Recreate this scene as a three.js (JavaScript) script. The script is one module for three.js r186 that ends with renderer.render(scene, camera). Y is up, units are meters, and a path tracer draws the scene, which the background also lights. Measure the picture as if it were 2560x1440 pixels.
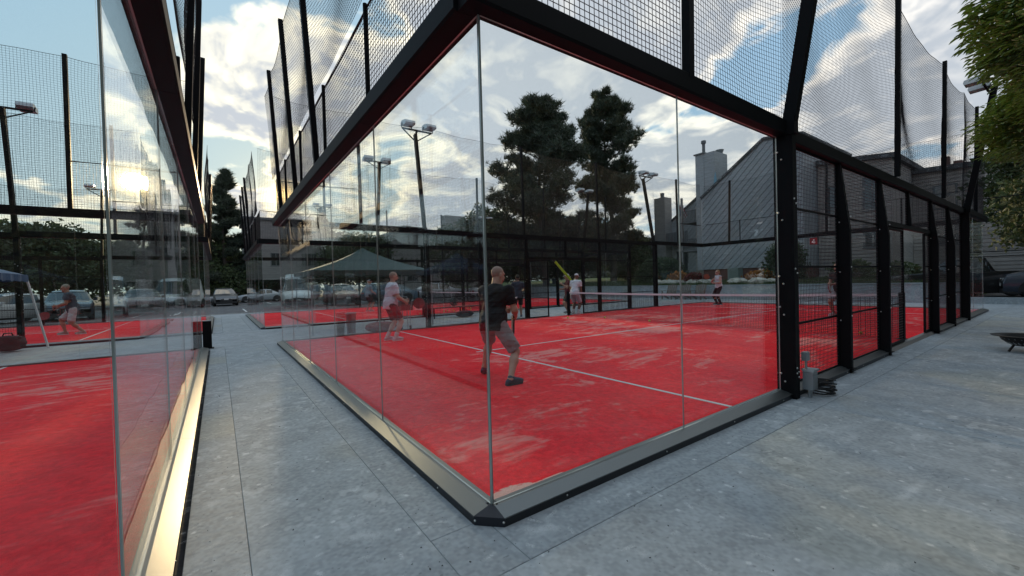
import * as THREE from 'three';
import { mergeGeometries } from 'three/addons/utils/BufferGeometryUtils.js';

// ---------------------------------------------------------------- camera, sky, sun, exposure
const scene = new THREE.Scene();
const camera = new THREE.PerspectiveCamera(69.88, 1024 / 576, 0.05, 900);
camera.rotation.order = 'YXZ';
camera.position.set(-1.3261, 1.4377, 2.1296);
camera.rotation.set(-0.0144, -0.6196, -0.0277);

const rng = (seed) => () => { seed = (seed + 0x6d2b79f5) | 0; let t = Math.imul(seed ^ (seed >>> 15), 1 | seed); t = (t + Math.imul(t ^ (t >>> 7), 61 | t)) ^ t; return ((t ^ (t >>> 14)) >>> 0) / 4294967296; };
const clamp = (x, a = 0, b = 1) => Math.min(b, Math.max(a, x));
const sstep = (a, b, x) => { const t = clamp((x - a) / (b - a)); return t * t * (3 - 2 * t); };
const lerp = (a, b, t) => a + (b - a) * t;
// value noise, optionally repeating with period P
function makeNoise(seed) {
  const N = 256, r = rng(seed), v = new Float32Array(N * N);
  for (let i = 0; i < N * N; i++) v[i] = r();
  const at = (x, y, P) => v[(((y % P) + P) % P & 255) * N + (((x % P) + P) % P & 255)];
  const n2 = (x, y, P = 256) => {
    const ix = Math.floor(x), iy = Math.floor(y); let fx = x - ix, fy = y - iy;
    fx = fx * fx * fx * (fx * (fx * 6 - 15) + 10); fy = fy * fy * fy * (fy * (fy * 6 - 15) + 10);
    const a = at(ix, iy, P), b = at(ix + 1, iy, P), c = at(ix, iy + 1, P), d = at(ix + 1, iy + 1, P);
    return a + (b - a) * fx + (c - a) * fy + (a - b - c + d) * fx * fy;
  };
  const fbm = (x, y, oct = 5, P = 256, gain = 0.5) => { let s = 0, a = 1, t = 0; for (let o = 0; o < oct; o++) { s += a * n2(x + o * 17.3 * (P === 256 ? 1 : 0), y + o * 9.1 * (P === 256 ? 1 : 0), P); t += a; a *= gain; x *= 2; y *= 2; P = P === 256 ? 256 : P * 2; } return s / t; };
  return { n2, fbm };
}
const NZ = makeNoise(7), NY = makeNoise(91);

const SUN = new THREE.Vector3(0.1146, 0.1945, -0.9742).normalize();
function makeSky() {
  const W = 4096, H = 2048, data = new Float32Array(W * H * 4);
  const rad = Math.PI / 180;
  // fair-weather gaps and cloud banks of the evening sky: azimuth, elevation, reach in degrees, amount (+ cloud, - clear)
  const banks = [[-106, 19, 15, -0.34], [-128, 30, 28, -0.28], [-97, 27, 4, -0.2], [-89, 17.5, 4, -0.14], [-87, 25, 7, 0.30], [-78.5, 31, 7, 0.16], [-91, 22, 4, 0.08], [-45, 25, 55, 0.06], [-60, 75, 40, 0.08], [-79, 14, 7, 0.16], [-64, 26, 9, 0.12],
    [-50, 27, 13, 0.34], [-58, 14, 11, 0.10], [-43, 20, 8, 0.26], [-35.8, 20.3, 2.6, -0.24], [-32, 13.5, 8, 0.24], [-25, 22.5, 5, -0.22], [-16.5, 19.5, 4, 0.14], [-20, 17, 3, -0.08],
    [-9, 22, 8, 0.22], [0, 15, 10, 0.2], [-41, 33, 7, 0.14], [40, 35, 50, 0.1], [150, 40, 40, -0.12], [100, 60, 40, 0.05]].map(([az, el, w, a]) => [Math.cos(el * rad) * Math.cos(az * rad), Math.sin(el * rad), Math.cos(el * rad) * Math.sin(az * rad), 1 / (w * rad) ** 2, a]);
  for (let j = H / 2; j < H; j++) {
    const el = ((j + 0.5) / H - 0.5) * Math.PI, y = Math.sin(el), c = Math.cos(el);
    for (let i = 0; i < W; i++) {
      const az = ((i + 0.5) / W - 0.5) * 2 * Math.PI, x = c * Math.cos(az), z = c * Math.sin(az);
      const mu = x * SUN.x + y * SUN.y + z * SUN.z, th = Math.acos(clamp(mu, -1, 1)) / rad;
      const k = 1 / (y + 0.16), px = x * k * 2.5 + 40, pz = z * k * 2.5 + 60;
      const wx = NY.fbm(px * 0.9 + 5, pz * 0.9 + 11, 4) - 0.5, wz = NY.fbm(px * 0.9 + 31, pz * 0.9 + 47, 4) - 0.5;
      let d = NZ.fbm(px * 1.0 + wx * 0.9, pz * 1.0 + wz * 0.9, 9, 256, 0.56);
      let bank = 0;
      for (const b of banks) { const dd = (x - b[0]) ** 2 + (y - b[1]) ** 2 + (z - b[2]) ** 2; if (dd * b[3] < 6) bank += b[4] * Math.exp(-dd * b[3]); }
      d = (d - 0.5) * 1.5 + 0.5 + bank;
      const cov = sstep(0.42, 0.60, d), thick = sstep(0.52, 0.84, d);
      const fine = NZ.fbm(px * 5.1 + wx * 3, pz * 5.1 + wz * 3, 5) - 0.5;
      const near = Math.exp(-th / 26), mid = Math.exp(-th / 60);
      // clear air: blue overhead, paler and warmer low near the sun
      const low = Math.exp(-y * 5.5);
      let r = 0.205 + 0.21 * low + 0.12 * near, g = 0.355 + 0.145 * low + 0.085 * near, b = 0.52 - 0.05 * near;
      // clouds: thin edges scatter the sun forward, thick hearts are grey
      const e = 0.80 + 0.20 * near + 0.08 * mid, heart = 0.385 + 0.03 * mid;
      const med = NY.fbm(px * 2.3 + wx * 2 + 3, pz * 2.3 + wz * 2 + 8, 6, 256, 0.56) - 0.5, shade = clamp(thick * 0.95 - fine * 0.9 - med * 1.25 + 0.08);
      const cr = lerp(e * 1.0, heart * 0.93, shade), cg = lerp(e * (0.93 + 0.03 * (1 - near)), heart * 1.02, shade), cb = lerp(e * (0.68 + 0.3 * (1 - mid)), heart * 1.13, shade);
      r = lerp(r, cr, cov); g = lerp(g, cg, cov); b = lerp(b, cb, cov);
      // the glow of the low sun through thin cloud
      const open = 1 - 0.55 * thick;
      const glow = (6 * Math.exp(-((th / 0.9) ** 2)) + 0.36 * Math.exp(-((th / 2.8) ** 2)) + 0.14 * Math.exp(-th / 8)) * open;
      r += glow; g += glow * 0.66; b += glow * 0.22;
      const o = (j * W + i) * 4;
      data[o] = r; data[o + 1] = g; data[o + 2] = b; data[o + 3] = 1;
    }
  }
  for (let o = 0; o < W * (H / 2) * 4; o += 4) { data[o] = 0.24; data[o + 1] = 0.25; data[o + 2] = 0.26; data[o + 3] = 1; }
  const t = new THREE.DataTexture(data, W, H, THREE.RGBAFormat, THREE.FloatType);
  t.mapping = THREE.EquirectangularReflectionMapping; t.magFilter = t.minFilter = THREE.LinearFilter; t.needsUpdate = true;
  return t;
}
scene.background = scene.environment = makeSky();
scene.backgroundIntensity = 1; scene.environmentIntensity = 1;

const sun = new THREE.DirectionalLight(new THREE.Color(1, 0.72, 0.40), 2.2);
sun.position.copy(SUN).multiplyScalar(120); sun.target.position.set(4, 0, -8);
sun.position.add(sun.target.position);
sun.castShadow = true; sun.shadow.radius = 3; sun.shadow.mapSize.set(4096, 4096);
Object.assign(sun.shadow.camera, { left: -60, right: 60, top: 40, bottom: -40, near: 1, far: 260 });
scene.add(sun, sun.target);

const renderer = new THREE.WebGLRenderer({ antialias: true });
renderer.setSize(1024, 576);
renderer.shadowMap.enabled = true;
renderer.toneMapping = THREE.LinearToneMapping;
renderer.toneMappingExposure = 1.54;

// ---------------------------------------------------------------- helpers
const taken = new Map();
const numbered = (n) => { const k = taken.get(n) ?? 0; taken.set(n, k + 1); return k ? n + '_' + String(k).padStart(3, '0') : n; };
function tag(o, label, category, group, kind) { o.userData = { label, category }; if (group) o.userData.group = group; if (kind) o.userData.kind = kind; return o; }
function thing(name, label, category, pos = [0, 0, 0], turn = 0, group) {
  const o = new THREE.Group(); o.name = numbered(name); o.position.set(...pos); o.rotation.y = turn; scene.add(o);
  return tag(o, label, category, group);
}
function part(name, geo, mat, parent, stuff) { const m = new THREE.Mesh(geo.geo ? geo.geo() : geo, mat); m.name = parent ? name : numbered(name); (parent ?? scene).add(m); if (stuff) m.userData.kind = 'stuff'; return m; }
function struct(name, geo, mat, label) { const m = part(name, geo, mat); m.userData = { kind: 'structure', label: label ?? name.replaceAll('_', ' '), category: name.split('_').pop() }; return m; }
function dup(o, label, pos, turn) { const c = o.clone(); c.name = numbered(o.name.replace(/_\d{3}$/, '')); c.userData = { ...o.userData, label }; if (pos) c.position.set(...pos); if (turn !== undefined) c.rotation.y = turn; scene.add(c); return c; }
const ord = (n) => { const a = ['', 'first', 'second', 'third', 'fourth', 'fifth', 'sixth', 'seventh', 'eighth', 'ninth', 'tenth', 'eleventh', 'twelfth', 'thirteenth', 'fourteenth', 'fifteenth', 'sixteenth', 'seventeenth', 'eighteenth', 'nineteenth']; return n < 20 ? a[n] : n === 20 ? 'twentieth' : n < 30 ? 'twenty-' + a[n - 20] : n === 30 ? 'thirtieth' : 'thirty-' + a[n - 30]; };
const V3 = (x, y, z) => new THREE.Vector3(x, y, z);
const sub = (a, b) => [a[0] - b[0], a[1] - b[1], a[2] - b[2]], add = (a, b) => [a[0] + b[0], a[1] + b[1], a[2] + b[2]], mul = (a, k) => [a[0] * k, a[1] * k, a[2] * k];
const dot = (a, b) => a[0] * b[0] + a[1] * b[1] + a[2] * b[2], cross = (a, b) => [a[1] * b[2] - a[2] * b[1], a[2] * b[0] - a[0] * b[2], a[0] * b[1] - a[1] * b[0]];
const len = (a) => Math.hypot(a[0], a[1], a[2]), norm = (a) => { const l = len(a) || 1; return [a[0] / l, a[1] / l, a[2] / l]; }, mix3 = (a, b, t) => [lerp(a[0], b[0], t), lerp(a[1], b[1], t), lerp(a[2], b[2], t)];

class MB { // collects faces with uv in metres; one geometry
  constructor() { this.p = []; this.n = []; this.t = []; }
  tri(a, b, c, n) {
    n ??= norm(cross(sub(b, a), sub(c, a)));
    const k = Math.abs(n[1]) > 0.7 ? [0, 2] : Math.abs(n[0]) > Math.abs(n[2]) ? [2, 1] : [0, 1];
    for (const q of [a, b, c]) { this.p.push(q[0], q[1], q[2]); this.n.push(n[0], n[1], n[2]); this.t.push(q[k[0]], q[k[1]]); }
    return this;
  }
  quad(a, b, c, d) { this.tri(a, b, c); return this.tri(a, c, d); }
  box(x0, y0, z0, x1, y1, z1) {
    if (x0 > x1) [x0, x1] = [x1, x0]; if (y0 > y1) [y0, y1] = [y1, y0]; if (z0 > z1) [z0, z1] = [z1, z0];
    const v = (i) => [i & 1 ? x1 : x0, i & 2 ? y1 : y0, i & 4 ? z1 : z0];
    for (const [a, b, c, d] of [[0, 4, 6, 2], [1, 3, 7, 5], [0, 1, 5, 4], [2, 6, 7, 3], [0, 2, 3, 1], [4, 5, 7, 6]]) this.quad(v(a), v(b), v(c), v(d));
    return this;
  }
  bar(a, b, w, h, up = [0, 1, 0]) { // box from a to b, w wide, h along up
    const d = norm(sub(b, a)); if (Math.abs(dot(d, up)) > 0.98) up = [1, 0, 0];
    const s = mul(norm(cross(d, up)), w / 2), u = mul(norm(cross(s, d)), h / 2);
    const c = (q, i, j) => add(add(q, mul(s, i)), mul(u, j));
    const A = [c(a, -1, -1), c(a, 1, -1), c(a, 1, 1), c(a, -1, 1)], B = [c(b, -1, -1), c(b, 1, -1), c(b, 1, 1), c(b, -1, 1)];
    this.quad(A[3], A[2], A[1], A[0]); this.quad(B[0], B[1], B[2], B[3]);
    for (let i = 0; i < 4; i++) this.quad(A[i], A[(i + 1) % 4], B[(i + 1) % 4], B[i]);
    return this;
  }
  tube(a, b, r0, r1 = r0, n = 10, caps = true) { // smooth sided
    const d = norm(sub(b, a)), up = Math.abs(d[1]) > 0.9 ? [1, 0, 0] : [0, 1, 0], s = norm(cross(d, up)), u = cross(s, d);
    const dir = (i) => add(mul(s, Math.cos(i / n * 6.28319)), mul(u, Math.sin(i / n * 6.28319)));
    for (let i = 0; i < n; i++) {
      const d0 = dir(i), d1 = dir(i + 1), p = [add(a, mul(d0, r0)), add(a, mul(d1, r0)), add(b, mul(d1, r1)), add(b, mul(d0, r1))], nn = [d0, d1, d1, d0];
      for (const k of [0, 2, 1, 0, 3, 2]) { this.p.push(...p[k]); this.n.push(...nn[k]); this.t.push((k === 1 || k === 2 ? i + 1 : i) / n * r0 * 6.28, k > 1 ? len(sub(b, a)) : 0); }
      if (caps) { this.tri(a, p[0], p[1]); this.tri(b, p[2], p[3]); }
    }
    return this;
  }
  path(pts, r, n = 8) { for (let i = 0; i + 1 < pts.length; i++) this.tube(pts[i], pts[i + 1], Array.isArray(r) ? r[i] : r, Array.isArray(r) ? r[i + 1] : r, n, false); return this; }
  ext(poly, map, d0, d1) { // prism: polygon of [a, b] pairs carried to 3D by map(a, b, d)
    const tri = THREE.ShapeUtils.triangulateShape(poly.map((q) => new THREE.Vector2(q[0], q[1])), []);
    for (const [i, j, k] of tri) { this.tri(...[i, k, j].map((m) => map(poly[m][0], poly[m][1], d0))); this.tri(...[i, j, k].map((m) => map(poly[m][0], poly[m][1], d1))); }
    poly.forEach((q, i) => { const w = poly[(i + 1) % poly.length]; this.quad(map(q[0], q[1], d0), map(w[0], w[1], d0), map(w[0], w[1], d1), map(q[0], q[1], d1)); });
    return this;
  }
  strand(pts, r, n, t) { // thin three-sided cord along pts; n and t span its section
    const o = [mul(n, r), add(mul(n, -r / 2), mul(t, r * 0.87)), add(mul(n, -r / 2), mul(t, -r * 0.87))];
    for (let i = 0; i + 1 < pts.length; i++) for (let k = 0; k < 3; k++) this.quad(add(pts[i], o[k]), add(pts[i], o[(k + 1) % 3]), add(pts[i + 1], o[(k + 1) % 3]), add(pts[i + 1], o[k]));
    return this;
  }
  geo() {
    const g = new THREE.BufferGeometry();
    g.setAttribute('position', new THREE.Float32BufferAttribute(this.p, 3)); g.setAttribute('normal', new THREE.Float32BufferAttribute(this.n, 3)); g.setAttribute('uv', new THREE.Float32BufferAttribute(this.t, 2));
    return g;
  }
}
const lathe = (prof, n = 20) => new THREE.LatheGeometry(prof.map((q) => new THREE.Vector2(q[0], q[1])), n);

// ---------------------------------------------------------------- textures: what surfaces are made of
function tex(W, H, f, srgb = true, rep) {
  const d = new Uint8Array(W * H * 4);
  for (let j = 0; j < H; j++) for (let i = 0; i < W; i++) { const c = f(i, j), o = (j * W + i) * 4; if (typeof c === 'number') d[o] = d[o + 1] = d[o + 2] = clamp(c) * 255; else { d[o] = clamp(c[0]) * 255; d[o + 1] = clamp(c[1]) * 255; d[o + 2] = clamp(c[2]) * 255; } d[o + 3] = 255; }
  const t = new THREE.DataTexture(d, W, H); t.wrapS = t.wrapT = THREE.RepeatWrapping; t.magFilter = t.minFilter = THREE.LinearFilter; if (srgb) t.colorSpace = THREE.SRGBColorSpace; if (rep) t.repeat.set(...rep); t.needsUpdate = true; return t;
}
const sr = (x) => Math.pow(clamp(x), 1 / 2.2);
// concrete: cement mottling, trowel streaks, pale scuffs, dark pits; tile of 5 m
const concR = rng(5);
const scuffs = Array.from({ length: 520 }, () => [concR(), concR(), 0.003 + 0.02 * concR() ** 2, (concR() - 0.5) * 1.2 + (concR() < 0.5 ? 0 : 1.57), 0.4 + 0.6 * concR()]);
const scuffMask = (() => {
  const W = 1024, m = new Float32Array(W * W);
  for (let q = 0; q < 70; q++) { // broad dusty smears dragged over the surface
    const cx = concR(), cy = concR(), a = (concR() - 0.5) * 1.4 + (q % 3 ? 0 : 1.57), l = 0.015 + 0.06 * concR() ** 2, wd = 0.003 + 0.012 * concR(), s = 0.12 + 0.3 * concR();
    for (let k = 0; k < 5200 * l * wd * 1000 / 0.3; k++) { const t = (concR() - 0.5) * 2, w = (concR() + concR() - 1) * wd, x = ((cx + Math.cos(a) * l * t - Math.sin(a) * w) % 1 + 1) % 1, y = ((cy + Math.sin(a) * l * t + Math.cos(a) * w) % 1 + 1) % 1, i = Math.floor(y * W) * W + Math.floor(x * W); m[i] = Math.min(0.6, m[i] + s * 0.35 * (1 - Math.abs(t)) * NZ.n2(x * 90, y * 90)); }
  }
  for (const [cx, cy, l, a, s] of scuffs) for (let k = 0; k < 160; k++) {
    const t = (concR() - 0.5) * 2, w = (concR() - 0.5) * 0.003 * (1 + concR());
    const x = ((cx + Math.cos(a) * l * t - Math.sin(a) * w) % 1 + 1) % 1, y = ((cy + Math.sin(a) * l * t + Math.cos(a) * w) % 1 + 1) % 1;
    m[Math.floor(y * W) * W + Math.floor(x * W)] += 0.35 * s * (1 - t * t);
  }
  return m;
})();
function concTex(base, seed, streak) {
  const N = makeNoise(seed);
  return tex(1024, 1024, (i, j) => {
    const u = i / 1024, v = j / 1024;
    const big = N.fbm(u * 4, v * 4, 4, 4) - 0.5, mid = N.fbm(u * 32, v * 32, 4, 32) - 0.5, fine = N.n2(u * 256, v * 256, 256) - 0.5, st = N.fbm(u * (streak ? 6 : 20), v * (streak ? 90 : 20), 3, streak ? 6 : 20) - 0.5;
    const chalk = sstep(0.60, 0.70, N.fbm(u * 60 + 3, v * 60 + 7, 4, 60)) * sstep(0.42, 0.62, N.fbm(u * 7 + 1, v * 7, 3, 7)), sand = sstep(0.52, 0.7, N.fbm(u * 3 + 2, v * 3 + 1, 4, 3));
    const pit = N.n2(u * 190 + 3, v * 190, 190) > 0.965 ? -0.3 : 0;
    let k = 1 + big * 0.10 + mid * 0.08 + fine * 0.30 + st * 0.36 + pit;
    const w = clamp(chalk * 0.34 + Math.min(scuffMask[j * 1024 + i], 1) * 0.9);
    return [sr(lerp(base[0] * k, 0.62, w) * (1 + 0.12 * sand)), sr(lerp(base[1] * k, 0.64, w) * (1 + 0.05 * sand)), sr(lerp(base[2] * k, 0.65, w) * (1 - 0.06 * sand))];
  }, true, [0.2, 0.2]);
}
const concBump = tex(512, 512, (i, j) => { const u = i / 512, v = j / 512; return 0.5 + (NZ.fbm(u * 32, v * 32, 4, 32) - 0.5) * 0.8 + (NZ.n2(u * 200, v * 200, 200) > 0.96 ? -0.4 : 0); }, false, [0.8, 0.8]);
const grain = tex(256, 256, (i, j) => 0.5 + (NZ.fbm(i / 256 * 64, j / 256 * 64, 3, 64) - 0.5) * 0.9, false, [3, 3]);
const smudge = tex(512, 512, (i, j) => { const u = i / 512, v = j / 512; return clamp(0.42 + (NY.fbm(u * 6, v * 6, 5, 6) - 0.5) * 0.9 + (NY.n2(u * 128, v * 128, 128) - 0.5) * 0.12); }, false, [0.7, 0.7]);

const std = (o) => new THREE.MeshStandardMaterial(o), phys = (o) => new THREE.MeshPhysicalMaterial(o);
const rgb = (r, g, b) => new THREE.Color().setRGB(r, g, b);
const plain = (r, g, b, roughness = 0.7, metalness = 0) => std({ color: rgb(r, g, b), roughness, metalness });
const M = {
  conc: [concTex([0.35, 0.376, 0.394], 11), concTex([0.338, 0.365, 0.385], 12), concTex([0.356, 0.38, 0.396], 13)].map((map) => std({ map, roughness: 0.9, bumpMap: concBump, bumpScale: 0.0018 })),
  footing: std({ map: concTex([0.34, 0.365, 0.383], 14, true), roughness: 0.82, bumpMap: concBump, bumpScale: 0.0025 }),
  black: phys({ color: rgb(0.009, 0.0095, 0.0105), roughness: 0.5, metalness: 0.0, specularIntensity: 0.12, bumpMap: grain, bumpScale: 0.0002 }),
  blackMatt: plain(0.016, 0.016, 0.017, 0.6),
  curb: std({ color: rgb(0.2, 0.203, 0.2), roughness: 0.42, metalness: 0.85, bumpMap: grain, bumpScale: 0.00015 }),
  skirt: plain(0.01, 0.011, 0.014, 0.45),
  cap: std({ color: rgb(0.014, 0.016, 0.024), roughness: 0.4 }),
  cord: plain(0.012, 0.012, 0.014, 0.8),
  wire: plain(0.012, 0.012, 0.013, 0.5),
  steel: plain(0.62, 0.62, 0.6, 0.28, 1),
  galv: std({ color: rgb(0.33, 0.36, 0.38), roughness: 0.45, metalness: 0.6 }),
  white: plain(0.72, 0.72, 0.72, 0.6),
  line: plain(0.62, 0.60, 0.60, 0.85),
  tape: plain(0.68, 0.68, 0.70, 0.8),
  asphalt: std({ map: concTex([0.085, 0.085, 0.088], 21), roughness: 0.9, bumpMap: concBump, bumpScale: 0.006 }),
  glassEdge: phys({ color: rgb(0.42, 0.47, 0.45), roughness: 0.16, metalness: 0.35, clearcoat: 1, clearcoatRoughness: 0.1 }),
};
// tempered glass: faint roller waves bend what it mirrors
const wave = tex(256, 256, (i, j) => NY.fbm(i / 256 * 4, j / 256 * 4, 2, 4), false, [0.5, 0.5]);
M.glass = phys({ color: rgb(0.972, 0.99, 0.984), transmission: 1, thickness: 0, roughness: 0.0, ior: 1.5, specularIntensity: 0.7, bumpMap: wave, bumpScale: 0.0022 });

// ---------------------------------------------------------------- ground, paving, turf
const TURF = 0.055, DX2 = -21.68, DZ2 = -0.15, DZ3 = -15.0;
struct('ground', new MB().box(-260, -0.5, -260, 260, -0.06, 260), M.asphalt, 'wide dark ground that everything stands on');
struct('parking_lot', new MB().box(-60, -0.06, -62, 60, -0.012, -27.2), M.asphalt, 'grey asphalt car park behind the far courts');
{ // painted stall lines of the car park
  const lines = new MB();
  for (let k = -9; k <= 12; k++) { const x = -2.6 + k * 2.75; lines.box(x - 0.05, -0.011, -34.6, x + 0.05, -0.008, -29.6); lines.box(x - 0.05, -0.011, -49.5, x + 0.05, -0.008, -44.5); }
  lines.box(-30, -0.011, -44.4, 33, -0.008, -44.3);
  for (let k = 0; k < 6; k++) lines.bar([-3.2 + k * 0.75, -0.0095, -28.3], [-2.4 + k * 0.75, -0.0095, -27.5], 0.1, 0.003);
  struct('stall_markings', lines, plain(0.6, 0.6, 0.58, 0.8), 'white painted stall lines on the car park asphalt');
}
const pavement = new THREE.Group(); pavement.name = 'pavement'; scene.add(pavement);
pavement.userData = { kind: 'structure', label: 'blue grey concrete paving slabs around the courts', category: 'pavement' };
{
  const r = rng(33);
  const slab = (x0, z0, x1, z1, mat) => {
    const g = 0.0009 + 0.001 * r(), y = -0.001 * r(), b = 0.003; // sawn joint with slightly rounded arrises
    const X0 = Math.min(x0, x1) + g, X1 = Math.max(x0, x1) - g, Z0 = Math.min(z0, z1) + g, Z1 = Math.max(z0, z1) - g;
    const m = new MB(), T = [[X0 + b, y, Z0 + b], [X0 + b, y, Z1 - b], [X1 - b, y, Z1 - b], [X1 - b, y, Z0 + b]], S = [[X0, y - b, Z0], [X0, y - b, Z1], [X1, y - b, Z1], [X1, y - b, Z0]], B = S.map((q) => [q[0], -0.05, q[2]]);
    m.quad(...T); for (let i = 0; i < 4; i++) { const k = (i + 1) % 4; m.quad(T[i], S[i], S[k], T[k]); m.quad(S[i], B[i], B[k], S[k]); }
    part('slab', m, mat ?? M.conc[Math.floor(r() * 3)], pavement);
  };
  const run = (x0, z0, x1, z1, nx, nz, mat) => { for (let i = 0; i < nx; i++) for (let j = 0; j < nz; j++) slab(lerp(x0, x1, i / nx), lerp(z0, z1, j / nz), lerp(x0, x1, (i + 1) / nx), lerp(z0, z1, (j + 1) / nz), mat); };
  // strips of footing beside the kerbs
  run(-1.52, -10.6, -1.23, -0.03, 1, 3, M.footing); run(-0.40, -10.4, 0.05, -0.02, 1, 3, M.footing); slab(-0.40, -0.02, -0.05, 0.44, M.footing);
  run(-0.05, 0.02, 20.4, 0.44, 6, 1, M.footing); run(-22, -0.03, -1.23, 0.30, 6, 1, M.footing);
  run(-0.40, -25.2, 0.05, -14.8, 1, 3, M.footing); run(-1.52, -25.2, -1.23, -14.9, 1, 3, M.footing);
  // alley, apron and the walk between the rows
  slab(-1.23, -6.9, -0.40, 0.38); slab(-1.23, -10.4, -0.40, -6.9); run(-1.23, -25.2, -0.40, -14.8, 1, 2);
  slab(-1.9, 0.38, -0.40, 4.4); slab(-0.40, 0.44, 3.9, 4.4); run(3.9, 0.44, 24.4, 4.4, 5, 1); run(-14, 0.30, -1.9, 4.4, 3, 1); run(-14, 4.4, 24.4, 10, 8, 1);
  run(-22, -14.8, 20.4, -10.4, 11, 1); run(20.4, -28, 24.4, 0.44, 1, 7); run(-24, -27.2, 20.4, -25.2, 11, 1);
}
// sand-dressed red turf, 20 x 10 m
const turfMap = tex(2048, 1024, (i, j) => {
  const x = i / 2048 * 20, z = j / 1024 * 10, N = NZ;
  const wx = (NY.fbm(x * 0.8, z * 0.8, 3) - 0.5) * 2.2;
  const smear = N.fbm(x * 1.3 + wx, z * 2.6 + wx * 0.6, 6, 256, 0.62), smear2 = N.fbm(x * 5 + 40 + wx * 3, z * 9 + 13, 5, 256, 0.65), patch = N.fbm(x * 0.26 + 9, z * 0.36 + 4, 3);
  const play = Math.exp(-(((x - 8.6) / 1.5) ** 2)) * 0.13 + Math.exp(-(((x - 11.6) / 1.6) ** 2)) * 0.11 + Math.exp(-(((x - 5.2) / 2.2) ** 2) - (((z - 3.5) / 3) ** 2)) * 0.03;
  let s = sstep(0.57, 0.78, smear * 0.55 + smear2 * 0.45 + (patch - 0.5) * 0.34 + play) * 0.45;
  s += 0.10 * (N.fbm(x * 2.2, z * 2.2, 4) - 0.28) + 0.10 * Math.max(0, N.fbm(x * 7 + wx * 2, z * 14, 4, 256, 0.6) - 0.5);
  // drift of loose sand along the kerb in the corner
  const edge = z - 0.03; s = Math.max(s, sstep(0.5, 0.62, N.fbm(x * 9, z * 22, 4) + (x < 0.95 ? 0.4 * (1 - edge / (0.13 * (1.0 - x))) : -1)) * (edge < 0.2 ? 0.92 : 0));
  const k = 1.04 + 0.30 * (N.fbm(x * 0.5 + 80, z * 0.5, 4) - 0.5) + 0.24 * (N.n2(x * 24, z * 24) - 0.5) + 0.26 * (NY.n2(i * 0.93, j * 0.93) - 0.5);
  return [sr(lerp(0.84 * k, 0.76, s)), sr(lerp(0.020 * k, 0.50, s)), sr(lerp(0.032 * k, 0.44, s))];
});
turfMap.wrapS = turfMap.wrapT = THREE.ClampToEdgeWrapping;
const turfBump = tex(512, 512, (i, j) => 0.5 + (NY.n2(i * 0.5, j * 0.5, 256) - 0.5) * 0.8 + (NZ.fbm(i / 16, j / 16, 3, 32) - 0.5) * 0.4, false, [26, 13]);
M.turf = phys({ map: turfMap, bumpMap: turfBump, bumpScale: 0.006, roughness: 1, specularIntensity: 0.2 });
{ // grit and bits of leaf lying on the paving
  const r = rng(71), g = new THREE.IcosahedronGeometry(0.0045, 0), m = new THREE.InstancedMesh(g, plain(0.06, 0.055, 0.05, 0.9), 420), M4 = new THREE.Matrix4(), q = new THREE.Quaternion(), e = new THREE.Euler();
  for (let i = 0; i < 420; i++) { const al = i < 170, x = al ? -1.5 + 1.3 * r() : -0.5 + 9 * r() ** 1.4, z = al ? 0.3 - 8 * r() : 0.16 + 2.6 * r() ** 1.5, s = 0.3 + 0.7 * r() ** 2; M4.compose(V3(x, 0.001, z), q.setFromEuler(e.set(r() * 6, r() * 6, 0)), V3(s * (1 + 1.2 * r()), s * 0.5, s)); m.setMatrixAt(i, M4); }
  m.name = 'grit'; tag(m, 'scattered dark grit and leaf bits on the concrete', 'grit', null, 'stuff'); scene.add(m);
}
function turf(x, z, label) {
  const g = new THREE.PlaneGeometry(20.02, 10.02, 1, 1); g.rotateX(-Math.PI / 2);
  const t = new THREE.Group(); t.name = numbered('court_turf'); t.position.set(x, 0, z); scene.add(t); t.userData = { kind: 'structure', label, category: 'turf' };
  const bed = new MB().box(0.02, -0.045, -9.98, 19.98, 0.035, -0.02); part('bed', bed, M.conc[1], t);
  const m = part('turf_carpet', g, M.turf, t); m.position.set(10, TURF, -5);
  const L = (x0, z0, x1, z1) => part('painted_line', new MB().box(x0, TURF + 0.001, z0, x1, TURF + 0.005, z1), M.line, t);
  L(3.025, -9.96, 3.075, -0.04); L(16.925, -9.96, 16.975, -0.04); L(2.85, -5.025, 3.02, -4.975); L(3.08, -5.025, 9.96, -4.975); L(10.04, -5.025, 16.92, -4.975); L(16.98, -5.025, 17.15, -4.975);
  return t;
}
turf(0, 0, 'red sanded turf of the nearest court with white lines');
turf(DX2, DZ2, 'red turf of the court at the left edge');
turf(0, DZ3, 'red turf of the court behind the teal canopy');
turf(DX2, DZ3, 'red turf of the far left court before the parked cars');

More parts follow.
